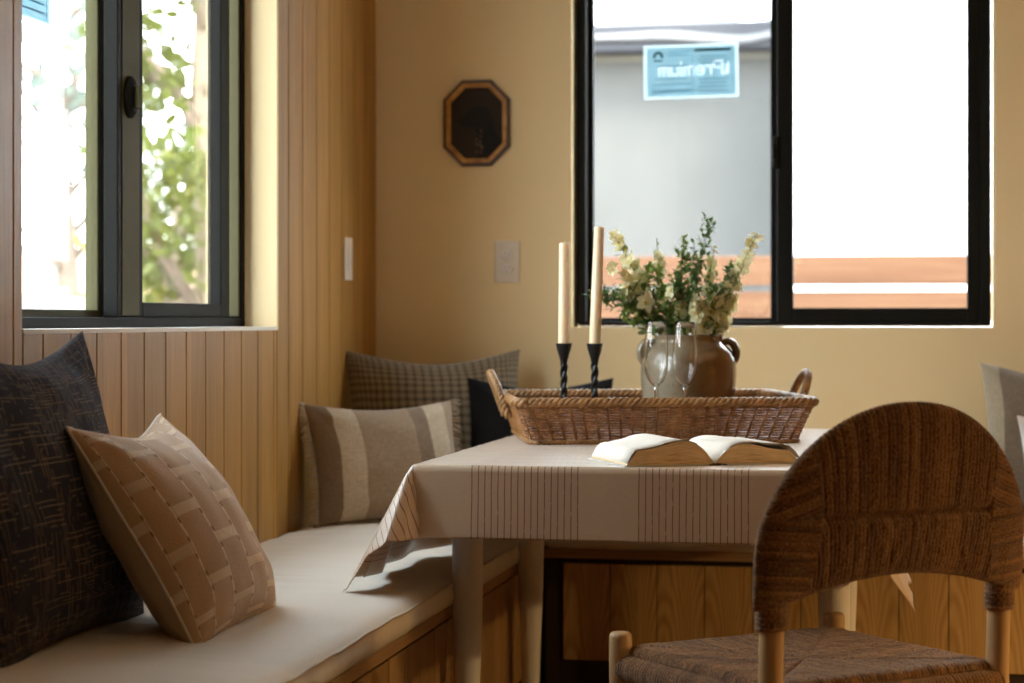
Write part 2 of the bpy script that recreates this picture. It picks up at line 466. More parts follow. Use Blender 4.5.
M['sticker'] = m_film('pale_blue_paper', (.44,.64,.71)); M['sticker_edge'] = m_film('paler_blue_border', (.66,.74,.77))
M['ink'] = simple('dark_teal_ink', (.03,.13,.18), .5)
M['ink_pale'] = m_film('faint_blue_ink', (.25,.50,.62))
M['white_ink'] = m_film('white_ink', (.9,.94,.96))
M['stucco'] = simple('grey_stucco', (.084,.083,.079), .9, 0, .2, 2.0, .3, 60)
M['white_wall'] = simple('white_painted_wall', (.80,.82,.85), .8, 0, .01, 1)
M['fascia'] = simple('grey_fascia', (.024,.024,.031), .6)
M['glare_cream'] = simple('cream_wall_glare', (.15,.135,.11), .7)
M['tarp'] = simple('white_roof_sheet', (.14,.137,.14), .6, 0, .15, 4)
M['roof_tile'] = simple('terracotta_roof', (.5,.3,.2), .8, 0, .3, 3)
M['house_wall'] = simple('beige_house_wall', (.5,.44,.36), .8, 0, .05, 2)
M['ground'] = simple('pale_paving', (.30,.29,.27), .9, 0, .1, 2)
M['hedge'] = m_leaf('hedge_leaf', (.22,.28,.09), (.45,.45,.16), .4, 2)
M['car_paint'] = simple('white_car_paint', (.75,.77,.8), .2, 0, .01, coat=.8)
M['car_glass'] = simple('dark_car_glass', (.03,.035,.04), .1)
M['rubber'] = simple('black_rubber', (.02,.02,.02), .8)
M['lamp_metal'] = simple('white_lamp_metal', (.8,.8,.78), .4)
def m_emit(name, c, s):
    n = NT(name); n.b.inputs['Emission Color'].default_value = (*c, 1); n.b.inputs['Emission Strength'].default_value = s; n.col(c); return n.m

# ------------------------------------------------------------------ camera
yaw = math.atan(388/1990.)
cam = bpy.data.cameras.new('camera'); camo = bpy.data.objects.new('camera', cam); COL.objects.link(camo)
camo.location = (1.574, -5.9, 1.04)
camo.rotation_euler = (PI/2, 0, yaw)
cam.sensor_width = 36; cam.lens = 1990/1024*36
cam.shift_y = (320-341.5)/1024*1.0
cam.dof.use_dof = True; cam.dof.focus_distance = 4.0; cam.dof.aperture_fstop = 3.4
cam.clip_end = 300
SC.camera = camo

# ------------------------------------------------------------------ room shell
RX, RY, CH = 4.6, -8.2, 2.62           # room extends beyond the camera
ZS = 1.02                              # sill height of both windows
WY0, WY1, WZ1 = -2.50, -.99, 2.22      # left window opening
BX0, BX1 = .606, 1.842                 # back window opening

struct(MB().box(-.3, RX+.2, RY-.2, .3, -.12, 0).build('floor', M['floor'], smooth=False))
struct(MB().box(-.3, RX+.2, RY-.2, .3, CH, CH+.15).build('ceiling', M['ceil_paint'], smooth=False))
struct(MB().box(RX, RX+.2, RY-.2, .3, 0, CH).build('wall_right', M['far_wall'], smooth=False))
struct(MB().box(0-.3, RX, RY-.2, RY, 0, CH).build('wall_front', M['far_wall'], smooth=False))

def back_wall():
    m = MB()
    m.box(-.3, BX0, 0, .18, 0, CH); m.box(BX1, RX, 0, .18, 0, CH)
    m.box(BX0, BX1, 0, .18, 0, ZS); m.box(BX0, BX1, 0, .18, WZ1, CH)
    return struct(m.build('wall_back', M['wall_paint'], smooth=False))
back_wall()

def left_wall():
    # painted core, with the paneling (v-grooved boards) as a child
    m = MB()
    m.box(-.19, -.014, RY, WY0, 0, CH); m.box(-.19, -.014, WY1, 0, 0, CH)
    m.box(-.19, -.014, WY0, WY1, 0, ZS); m.box(-.19, -.014, WY0, WY1, WZ1, CH)
    core = struct(m.build('wall_left', M['wall_paint'], smooth=False))
    core['kind'] = 'structure'
    p = MB(); W = .127; g = .0035; d = .004
    k0 = int(math.floor(RY/W)); edges = []
    ys = []
    def strip(y0, y1, z0, z1):
        # one board between grooves, clipped; chamfered long edges
        if y1-y0 < .002: return
        a = [( -.014, y0), (-d, y0), (0, y0+g), (0, y1-g), (-d, y1), (-.014, y1)]
        if y1-y0 < 3*g: a = [(-.014, y0), (0, y0), (0, y1), (-.014, y1)]
        lo = [p.vert((x, y, z0)) for x, y in a]; hi = [p.vert((x, y, z1)) for x, y in a]
        for i in range(len(a)-1): p.face((lo[i], lo[i+1], hi[i+1], hi[i]))
        p.face(list(reversed(lo))); p.face(hi)
    for k in range(k0, 0):
        y0, y1 = k*W, (k+1)*W
        cuts = sorted({y0, y1, *[c for c in (WY0, WY1) if y0 < c < y1]})
        for a, b in zip(cuts, cuts[1:]):
            c = (a+b)/2
            if WY0 < c < WY1: strip(a, b, 0, ZS-.004); strip(a, b, WZ1, CH)
            else: strip(a, b, 0, CH)
    o = p.build('wood_panelling', M['wall_wood'], core, smooth=False)
    # drywall-wrapped sill edge of the reveal
    m = boxes((-.0845, .0015, WY0+.0005, WY1-.0005, ZS-.006, ZS+.003))
    m.build('sill_edge', M['ceil_paint'], core, smooth=False)
    m = boxes((-.0845, .001, WY1-.004, WY1+.010, ZS-.006, WZ1-.001))
    m.build('reveal_edge', M['wall_paint'], core, smooth=False)
left_wall()

# ------------------------------------------------------------------ windows
def ring(m, ax, a0, a1, z0, z1, w, d0, d1, wb=None, wt=None, wl=None, wr=None):
    """rectangular frame in the plane of `ax` ('x': frame lies along x, depth y; 'y': along y, depth x)"""
    wb = w if wb is None else wb; wt = w if wt is None else wt
    wl = w if wl is None else wl; wr = w if wr is None else wr
    def b(p0, p1, q0, q1):
        if ax == 'x': m.box(p0, p1, d0, d1, q0, q1)
        else: m.box(d0, d1, p0, p1, q0, q1)
    b(a0, a0+wl, z0, z1); b(a1-wr, a1, z0, z1); b(a0+wl, a1-wr, z0, z0+wb); b(a0+wl, a1-wr, z1-wt, z1)

# left window (in the panelled wall)
w1 = bpy.data.objects.new('window_1', None); COL.objects.link(w1); struct(w1)
m = MB(); ring(m, 'y', WY0, WY1, ZS, WZ1, .030, -.178, -.085, wb=.026)
m.build('window_frame', M['black_frame'], w1, smooth=False, bevel=.0025)
m = MB(); ring(m, 'y', WY0+.02, -1.75, ZS+.024, WZ1-.02, .055, -.168, -.138, wb=.018, wl=.05, wr=.075)
m.build('fixed_sash', M['olive_lit_frame'], w1, smooth=False, bevel=.003)
m = boxes((-.155, -.151, WY0+.06, -1.81, ZS+.035, WZ1-.06)); m.build('pane', M['pane'], w1, smooth=False)
m = MB(); ring(m, 'y', -1.82, -1.085, ZS+.026, WZ1-.022, .05, -.128, -.094, wb=.034, wl=.146, wr=.065)
sl = m.build('sliding_sash', M['black_frame'], w1, smooth=False, bevel=.003)
m = boxes((-.113, -.109, -1.69, -1.13, ZS+.05, WZ1-.06)); m.build('pane', M['pane'], w1, smooth=False)
m = boxes((-.0945, -.0915, -1.80, -1.70, ZS+.03, WZ1-.03))
m.build('stile_ridge', M['olive_lit_frame'], w1, smooth=False, bevel=.001)
m = boxes((-.168, -.09, WY1-.037, WY1-.028, ZS+.03, WZ1-.03), (-.160, -.150, WY1-.06, WY1-.03, ZS+.03, WZ1-.03), (-.142, -.132, WY1-.05, WY1-.03, ZS+.03, WZ1-.03))
m.build('jamb_track', M['olive_lit_frame'], w1, smooth=False, bevel=.001)
# crescent latch on the stile
lk = MB()
lk.lathe([(0, 0), (.030, 0), (.030, .008), (.024, .015), (.020, .017), (.0, .017)], 32)
for i, v in enumerate(lk.v): lk.v[i] = (v[2], v[0]*1.0, v[1]*1.55)
l1 = lk.build('latch_plate', M['black_frame'], w1, auto=35, loc=(-.092, -1.765, 1.53))
lk = MB(); lk.box(.013, .030, -.006, .012, -.024, .024)
lk.build('latch_lever', M['olive_lit_frame'], l1, smooth=False, bevel=.004)
# second window (back wall)
w2 = bpy.data.objects.new('window_2', None); COL.objects.link(w2); struct(w2)
m = MB(); ring(m, 'x', BX0+.006, BX1-.008, ZS+.002, WZ1, .034, .045, .135, wb=.014, wr=.030, wl=.030)
m.build('window_frame', M['black_frame'], w2, smooth=False, bevel=.003)
m = MB(); ring(m, 'x', BX0+.034, 1.222, ZS+.014, WZ1-.02, .02, .09, .118, wb=.013, wl=.018, wr=.028)
m.build('fixed_sash', M['black_frame'], w2, smooth=False, bevel=.002)
m = boxes((BX0+.045, 1.20, .102, .106, ZS+.022, WZ1-.03)); m.build('pane', M['pane'], w2, smooth=False)
m = MB(); ring(m, 'x', 1.215, BX1-.036, ZS+.014, WZ1-.02, .04, .052, .082, wb=.042, wl=.048, wr=.040)
m.build('sliding_sash', M['black_frame'], w2, smooth=False, bevel=.003)
m = boxes((1.255, BX1-.07, .065, .069, ZS+.045, WZ1-.05)); m.build('pane', M['pane'], w2, smooth=False)
m = boxes((1.203, 1.222, .042, .058, 1.49, 1.585), (1.200, 1.212, .036, .048, 1.52, 1.56))
m.build('latch', M['black_frame'], w2, smooth=False, bevel=.004)

# energy-label stickers on the panes (seen from the back, so their print is reversed)
GLY = {  # strokes on a 4 x 6 grid
 'P': [[(0,0),(0,6),(2.6,6),(3.4,5.2),(3.4,3.8),(2.6,3),(0,3)]], 'r': [[(0,0),(0,4)],[(0,2.8),(.8,3.8),(2,4)]],
 'e': [[(.2,2),(3,2),(2.8,3.4),(1.6,4),(.5,3.4),(0,2),(.5,.5),(1.6,0),(2.8,.5)]],
 'm': [[(0,0),(0,4)],[(0,3),(1,4),(1.8,3.4),(1.8,0)],[(1.8,3),(2.8,4),(3.7,3.4),(3.7,0)]],
 'i': [[(0,0),(0,4)],[(0,5.1),(0,5.7)]], 'u': [[(0,4),(0,.8),(.9,0),(2.2,.5),(2.8,1.2)],[(2.8,4),(2.8,0)]]}
ADV = {'P': 4.6, 'r': 2.9, 'e': 4.2, 'm': 5.0, 'i': 1.3, 'u': 4.0}
def sticker(name, label, loc, rotz, w, h, tilt=0):
    t = thing(name, label, 'sticker', loc, rotz)
    def flat(mm, x0, x1, z0, z1, d): mm.box(x0, x1, -d-.0003, -d, z0, z1)
    a = MB(); flat(a, 0, w, 0, h, 0); a.build('paper', M['sticker_edge'], t, smooth=False)
    # printed blue panel; the wordmark (mirrored, running right to left) is left unprinted in it
    segs = []; sc = .25*h/6; pen = .83*w; adv = .70*w/sum(ADV[c] for c in 'Premium')
    segs += [((.86*w+k*.004, .45*h), (.86*w+k*.004, (.45+.10*k)*h)) for k in range(3)]
    for ch in 'Premium':
        for st in GLY[ch]:
            q = [(pen-x*adv, .43*h+z*sc) for x, z in st]; segs += list(zip(q, q[1:]))
        pen -= ADV[ch]*adv
    NXc, NZc = 176, 100; a = MB(); vid = {}
    def vv(i, j):
        if (i, j) not in vid: vid[i, j] = a.vert((w*(.035+.93*i/NXc), -.0006, h*(.05+.90*j/NZc)))
        return vid[i, j]
    for i in range(NXc):
        for j in range(NZc):
            x, z = w*(.035+.93*(i+.5)/NXc), h*(.05+.90*(j+.5)/NZc); hole = False
            if .38*h < z < .74*h:
                for (ax_, az), (bx_, bz) in segs:
                    dx, dz = bx_-ax_, bz-az; l2 = dx*dx+dz*dz+1e-12
                    u = max(0, min(1, ((x-ax_)*dx+(z-az)*dz)/l2))
                    if (x-ax_-u*dx)**2+(z-az-u*dz)**2 < (.0034*w/.287)**2: hole = True; break
            if not hole: a.face((vv(i, j), vv(i+1, j), vv(i+1, j+1), vv(i, j+1)))
    a.build('printed_panel', M['sticker'], t, smooth=False)
    a = MB()
    flat(a, .54*w, .92*w, .86*h, .91*h, .0008); a.build('dark_bar', M['ink'], t, smooth=False); a = MB()
    for k in range(18):                                              # round mark
        a0, a1 = 2*PI*k/18, 2*PI*(k+1)/18
        c, r0, r1 = (.155*w, .79*h), .045*h, .095*h
        if not (.55*2*PI < (a0+a1)/2 < .95*2*PI):
            q = [a.vert((c[0]+r*math.cos(x), -.0011, c[1]+r*math.sin(x))) for r, x in ((r0,a0),(r1,a0),(r1,a1),(r0,a1))]; a.face(q)
    a.build('round_mark', M['ink'], t, smooth=False); a = MB()
    flat(a, .11*w, .20*w, .70*h, .725*h, .0008); a.build('mark_caption', M['ink'], t, smooth=False)
    a = MB()
    for z, x0, x1 in ((.86,.27,.49),(.80,.25,.49),(.60,.14,.47),(.36,.12,.47),(.26,.09,.50),(.15,.09,.5),(.12,.09,.5),(.76,.60,.88),(.70,.57,.9),(.64,.6,.9),(.34,.58,.9),(.27,.6,.88),(.2,.58,.9),(.12,.57,.9)):
        flat(a, x0*w, x1*w, z*h, (z+.018)*h, .0008)
    flat(a, .515*w, .52*w, .08*h, .92*h, .0008); flat(a, .93*w, .935*w, .08*h, .92*h, .0008)
    a.build('fine_print', M['ink_pale'], t, smooth=False)
    t.rotation_euler = (0, tilt, rotz)
    return t
sticker('window_sticker', 'pale blue printed sticker on the left pane of the back wall window', (.812, .1015, 1.708), 0, .287, .163, -.012)
sticker('window_sticker', 'blue grey printed sticker cut off at the top of the window in the wood wall', (-.1495, -2.44, 1.64), PI/2, .40, .22)

# ------------------------------------------------------------------ wall fittings
t = thing('light_switch', 'ivory light switch plate on the wood panelled wall near the corner', 'switch', (.0, -.327, 1.217))
a = MB().box(0, .006, -.039, .039, -.062, .062); a.build('cover_plate', M['plastic'], t, smooth=False, bevel=.002)
a = MB().box(.005, .0095, -.017, .017, -.034, .034); a.build('rocker', M['plastic'], t, smooth=False, bevel=.0015)
t = thing('wall_outlet', 'ivory power outlet plate on the cream wall below the octagonal picture', 'outlet', (.41, 0, 1.216))
a = MB().box(-.039, .039, -.006, 0, -.064, .064); a.build('cover_plate', M['plastic_clear'], t, smooth=False, bevel=.002)
for z in (.021, -.021):
    a = MB(); a.lathe([(0,0),(.0175,0),(.0175,.004),(.016,.0055),(0,.0055)], 24)
    a.v = [(x, -.0055-z_, y*.85+z) for x, y, z_ in a.v]
    r = a.build('socket_face', M['plastic'], t, auto=40)
    s_ = boxes((-.0075, -.0055, -.0115, -.0108, z, z+.009), (.0055, .0075, -.0115, -.0108, z, z+.009), (-.002, .002, -.0115, -.0108, z-.010, z-.006))
    s_.build('slot', M['slot'], r, smooth=False)

# octagonal picture
t = thing('octagonal_picture', 'small octagonal gilt framed dark picture hung on the cream back wall', 'picture', (.316, 0, 1.636))
def octo(w, h, c):
    return [(-w+c,-h),(w-c,-h),(w,-h+c),(w,h-c),(w-c,h),(-w+c,h),(-w,h-c),(-w,-h+c)]
def octring(prof, mat, name, W=.103, H=.130, C=.058):
    a = MB(); rings = []
    for ins, d in prof:
        rings.append([a.vert((x, -d, z)) for x, z in octo(W-ins, H-ins, C-ins*.59)])
    for r0, r1 in zip(rings, rings[1:]):
        for k in range(8): a.face((r0[k], r0[(k+1)%8], r1[(k+1)%8], r1[k]))
    return a.build(name, mat, t, smooth=False)
octring([(0,0),(0,.012),(.003,.018),(.007,.018),(.009,.0165)], M['gilt_dark'], 'outer_edge')
octring([(.009,.0165),(.012,.019),(.019,.019),(.0225,.014),(.0235,.008)], M['gilt'], 'frame')
a = MB(); a.face([a.vert((x, -.008, z)) for x, z in octo(.080, .107, .0445)]); art = a.build('painting', M['art_bg'], t, smooth=False)
def blob(pts, d, mat, name):
    b = MB(); b.face([b.vert((x, -d, z)) for x, z in pts]); return b.build(name, mat, art, smooth=False)
blob([(-.058,.012),(-.050,-.006),(-.030,-.012),(-.008,-.014),(.000,-.040),(.006,-.104),(.034,-.104),(.077,-.064),(.060,-.030),(.052,.006),(.044,.034),(.022,.052),(-.004,.052),(-.026,.036),(-.040,.024)], .0083, M['art_black'], 'painted_silhouette')
b = MB()
for k in range(26):
    x, z = random.uniform(-.004,.022), random.uniform(-.095,-.022); r = random.uniform(.002,.005)
    b.face([b.vert((x+r*.6*math.cos(q), -.0086, z+r*math.sin(q))) for q in (0,1.2,2.5,3.6,5)])
b.build('painted_fleck', M['art_light'], art, smooth=False)

# ------------------------------------------------------------------ banquette benches
BD = .625       # bench depth
def bench_left():
    t = thing('banquette_bench', 'oak banquette bench base running along the wood panelled left wall', 'bench', (0, 0, 0))
    boxes((.02, BD-.03, -4.6, -.005, .0, .395)).build('carcass', M['dark_gap'], t, smooth=False)
    boxes((.003, BD, -4.6, -.003, .40, .425)).build('top_board', M['bench_top_y'], t, smooth=False, bevel=.002)
    m = MB(); W = .127; y = -4.6; k = 0
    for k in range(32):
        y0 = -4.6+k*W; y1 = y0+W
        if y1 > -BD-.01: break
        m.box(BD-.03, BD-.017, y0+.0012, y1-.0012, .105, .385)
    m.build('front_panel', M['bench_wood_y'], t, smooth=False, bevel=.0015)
    boxes((BD-.05, BD-.035, -4.6, -BD, .0, .1)).build('toe_kick', M['dark_gap'], t, smooth=False)
bench_left()
def bench_back():
    t = thing('banquette_bench', 'oak banquette bench base under the window of the cream back wall', 'bench', (0, 0, 0))
    X1 = 3.4
    boxes((BD+.002, X1, -BD+.03, -.005, .0, .395)).build('carcass', M['dark_gap'], t, smooth=False)
    boxes((BD+.002, X1, -BD, -.003, .40, .425)).build('top_board', M['bench_top_x'], t, smooth=False, bevel=.002)
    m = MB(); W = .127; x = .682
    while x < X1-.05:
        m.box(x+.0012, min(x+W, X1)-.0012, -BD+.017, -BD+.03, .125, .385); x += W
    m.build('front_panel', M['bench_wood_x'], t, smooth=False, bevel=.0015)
    boxes((BD+.01, .670, -BD+.022, -BD+.028, .0, .40)).build('corner_stile', M['dark_gap'], t, smooth=False)
    boxes((BD+.01, X1, -BD+.035, -BD+.05, .0, .1)).build('toe_kick', M['dark_gap'], t, smooth=False)
bench_back()

def seat_cushion(label, x0, x1, y0, y1, z0, z1, seed, crown=.012, frontaxis='x'):
    t = thing('seat_cushion', label, 'cushion', ((x0+x1)/2, (y0+y1)/2, z0), group=None)
    hx, hy, h = (x1-x0)/2, (y1-y0)/2, z1-z0
    nx, ny = max(10, int(hx*2/.02)), max(10, int(hy*2/.02))
    def prof(u):   # rounded shoulder
        d = 1-abs(u); return d
    m = MB()
    def top(i, j):
        u, v = -1+2*i/(nx-1), -1+2*j/(ny-1)
        x, y = u*hx, v*hy
        dx, dy = hx-abs(x), hy-abs(y); r = .02
        k = min(1, dx/r); k2 = min(1, dy/r)
        sh = (1-math.sqrt(max(0, 1-(1-k)**2))) + (1-math.sqrt(max(0, 1-(1-k2)**2)))
        z = h - .012*min(1, sh) + crown*(1-u**4)*(1-v**4)
        z += .004*noise.noise(Vector((x*3+seed, y*9, seed))) + .002*noise.noise(Vector((x*9, y*26+seed, 2)))
        if dx < 1e-6 or dy < 1e-6: z = h-.012 + .0035*noise.noise(Vector((x*12+seed, y*12, 1.0)))
        return (x, y, z)
    ids = m.grid(top, nx, ny)
    # boxed sides down to the board, softly bulging
    border = [ids[i][0] for i in range(nx)] + [ids[nx-1][j] for j in range(1, ny)] + [ids[i][ny-1] for i in range(nx-2, -1, -1)] + [ids[0][j] for j in range(ny-2, 0, -1)]
    prev = border
    for lv in (1, 2, 3, 4):
        q = lv/4; cur = []
        for b in border:
            x, y, z = m.v[b]
            o = .007*math.sin(PI*q)+.003*noise.noise(Vector((x*14+seed, y*14, q*2)))*math.sin(PI*q)
            nx_ = (1 if x > hx-.001 else -1 if x < -hx+.001 else 0); ny_ = (1 if y > hy-.001 else -1 if y < -hy+.001 else 0)
            cur.append(m.vert((x+nx_*o-(nx_*.006*q if q == 1 else 0), y+ny_*o, lerp(z, .001+.002*abs(noise.noise(Vector((x*6, y*6, seed)))), q))))
        for k in range(len(border)):
            k2 = (k+1) % len(border); m.face((prev[k2], prev[k], cur[k], cur[k2]))
        prev = cur
    m.face(list(reversed(prev)))
    m.build('cover', M['cushion'], t)
    p = MB(); pts = []
    for b in border:
        x, y, z = m.v[b]; nx_ = (1 if x > hx-.001 else -1 if x < -hx+.001 else 0); ny_ = (1 if y > hy-.001 else -1 if y < -hy+.001 else 0)
        pts.append((x+nx_*.0015, y+ny_*.0015, z))
    p.tube(pts, .0032, 6, closed=True); p.build('piping', M['piping'], t)
    return t
seat_cushion('cream linen bench cushion along the wood panelled wall, under the navy pillow', .006, BD+.008, -4.3, -.006, .426, .487, 3.0)
seat_cushion('cream linen bench cushion along the cream back wall, behind the table', BD+.02, 3.38, -BD-.008, -.006, .426, .470, 8.0, .006)

# ------------------------------------------------------------------ pillows
def pillow_mesh(m, w, h, t, side, n=44, seed=0., pinch=.07, chop=0., fat=.12, wr=.006, inset=0.):
    def P(i, j):
        u, v = -1+2*i/(n-1), -1+2*j/(n-1)
        uu, vv = math.sin(u*PI/2*.98)/math.sin(PI/2*.98), math.sin(v*PI/2*.98)/math.sin(PI/2*.98)
        x = w/2*uu*(1-pinch*(1-vv*vv)**1.0*abs(uu)**2)
        z = h/2*vv*(1-pinch*(1-uu*uu)*abs(vv)**2)
        z -= chop*(1-uu*uu)**1.5*max(0, vv)**2
        th = t/2*max(0, (1-abs(uu)**2.4)*(1-abs(vv)**2.4))**.52*(1-fat*vv)
        edge = min(1-abs(uu), 1-abs(vv))
        k = min(1, edge*6)
        q = Vector((x*7+seed, z*7, side*3+seed))
        wrk = wr*noise.noise(q)*k + wr*.6*noise.noise(q*2.7)*k
        c = (1-abs(uu))+(1-abs(vv))   # crease fans at the corners
        ang = math.atan2(1-abs(vv)+1e-6, 1-abs(uu)+1e-6)
        wrk += .35*wr*math.sin(ang*9+seed)*math.exp(-((c-.45)/.35)**2)*k
        th += wrk
        wav = .004*noise.noise(Vector((x*5+seed, z*5, 7)))
        return (x, -side*max(th, 0)*1.0 + wav, z)
    def U(i, j):
        u, v = -1+2*i/(n-1), -1+2*j/(n-1)
        return (w/2*u+.5, h/2*v+.5)
    m.grid(P, n, n, uvfn=U, flip=(side < 0))
def orient(o, bl, br, tl, ):
    """pillow local x = width, z = height, -y = front; centre from three corner points"""
    bl, br, tl = Vector(bl), Vector(br), Vector(tl)
    X = (br-bl).normalized(); Z = (tl-bl); Z = (Z-X*Z.dot(X)).normalized(); Y = Z.cross(X)
    mt = Matrix((X, Y, Z)).transposed().to_4x4()
    mt.translation = (br+tl)/2
    o.matrix_world = mt
def seam(m, w, h, pinch=.07, chop=0., r=.0022, n=44, seed=0.):
    pts = []
    def E(uu, vv):
        x = w/2*uu*(1-pinch*(1-vv*vv)*abs(uu)**2); z = h/2*vv*(1-pinch*(1-uu*uu)*abs(vv)**2) - chop*(1-uu*uu)**1.5*max(0, vv)**2
        return (x, .004*noise.noise(Vector((x*5+seed, z*5, 7))), z)
    K = 30
    for k in range(K): pts.append(E(-1+2*k/K, -1))
    for k in range(K): pts.append(E(1, -1+2*k/K))
    for k in range(K): pts.append(E(1-2*k/K, 1))
    for k in range(K): pts.append(E(-1, 1-2*k/K))
    m.tube(pts, r, 5, closed=True)
def pillow(label, mat, w, h, t, bl, br, tl, seed, matb=None, pinch=.07, chop=0., fat=.12, wr=.006, fringe=False, n=44):
    if matb is None and not fringe:
        m = MB(); pillow_mesh(m, w, h, t, 1, n, seed, pinch, chop, fat, wr); pillow_mesh(m, w, h, t, -1, n, seed, pinch, chop, fat, wr)
        o = m.build('throw_pillow', mat); tag(o, label, 'pillow')
    else:
        o = thing('throw_pillow', label, 'pillow')
        m = MB(); pillow_mesh(m, w, h, t, 1, n, seed, pinch, chop, fat, wr)
        if matb: m.build('front_panel', mat, o); m = MB()
        pillow_mesh(m, w, h, t, -1, n, seed, pinch, chop, fat, wr)
        m.build('back_panel' if matb else 'cover', matb or mat, o)
        if matb:
            m = MB(); seam(m, w, h, pinch, chop, .0028, n, seed); m.build('seam', M['piping'], o)
        if fringe:
            for sgn in (-1, 1):
                f = MB()
                for k in range(70):
                    vv = -1+2*k/69; z0 = h/2*vv
                    x0 = sgn*(w/2*(1-pinch*(1-vv*vv)) - .004)
                    L = random.uniform(.018, .034); dz = random.uniform(-.012, .010); dy = random.uniform(-.008, .008)
                    f.tube([(x0, 0, z0), (x0+sgn*L*.5, dy*.4, z0+dz*.3), (x0+sgn*L, dy, z0+dz-.004)], [.0030, .0024, .0014], 4)
                f.build('fringe', M['fringe'], o)
    orient(o, bl, br, tl)
    return o
bpy.context.view_layer.update()
CT = .492
pillow('large navy pillow with tan crosshatch threads leaning on the wood wall at far left', M['navy'], .60, .545, .13,
       (.200,-3.03,CT), (.200,-2.41,CT), (.080,-3.02,1.015), 2.3, chop=.04, wr=.009, n=56)
pillow('beige pillow with stitched brick pattern and plain back, in front of the navy pillow', M['beige'], .46, .445, .185,
       (.410,-2.675,CT), (.400,-2.225,CT), (.195,-2.775,.845), 5.1, matb=M['beige_back'], chop=.03, pinch=.075, n=56)
pillow('taupe striped lumbar pillow with frayed fringe ends on the left bench near the corner', M['stripe'], .465, .33, .13,
       (.060,-.86,CT), (.40,-.53,CT), (.010,-.785,.82), 8.2, chop=.012, fringe=True)
pillow('brown checked pillow standing in the corner behind the taupe striped one', M['check'], .53, .48, .14,
       (.045,-.42,CT), (.50,-.20,CT), (.005,-.335,.945), 11.0, chop=.028)
pillow('black lumbar pillow behind the basket, beside the brown checked pillow', M['black_fab'], .42, .41, .11,
       (.375,-.43,.476), (.770,-.37,.476), (.37,-.31,.88), 14.0, chop=.02)
pillow('grey striped pillow against the back wall at the right edge, beyond the chair', M['stripe_r'], .50, .46, .15,
       (1.80,-.28,.476), (2.30,-.26,.476), (1.795,-.13,.93), 17.0, chop=.035)
pillow('white pillow corner just showing behind the chair back at the right edge', M['white_fab'], .42, .34, .12,
       (1.885,-.47,.476), (2.305,-.42,.476), (1.89,-.38,.765), 19.0, chop=.03)

# ------------------------------------------------------------------ table and cloth
TX0, TX1, TY0, TY1, TZ = .612, 1.474, -2.005, -.50, .742
t = thing('dining_table', 'white dining table with round tapered legs under the striped cloth', 'table', ((TX0+TX1)/2, (TY0+TY1)/2, 0))
cx, cy = (TX0+TX1)/2, (TY0+TY1)/2
boxes((TX0-cx, TX1-cx, TY0-cy, TY1-cy, TZ-.028, TZ)).build('tabletop', M['white_paint'], t, smooth=False, bevel=.006)
boxes((.70-cx, 1.40-cx, -1.73-cy, -1.71-cy, TZ-.10, TZ-.028), (.70-cx, 1.40-cx, -.99-cy, -.97-cy, TZ-.10, TZ-.028),
      (.70-cx, .72-cx, -1.71-cy, -.99-cy, TZ-.10, TZ-.028), (1.38-cx, 1.40-cx, -1.71-cy, -.99-cy, TZ-.10, TZ-.028)).build('apron', M['white_paint'], t, smooth=False, bevel=.002)
for lx in (.664, 1.440):
    for ly in (-1.73, -.985):
        a = MB(); a.lathe([(0,0),(.016,0),(.018,.01),(.024,.2),(.0305,.36),(.0325,.45),(.033,.52),(.033,TZ-.029),(0,TZ-.029)], 32)
        a.build('leg', M['white_paint'], t, auto=40, loc=(lx-cx, ly-cy, 0))

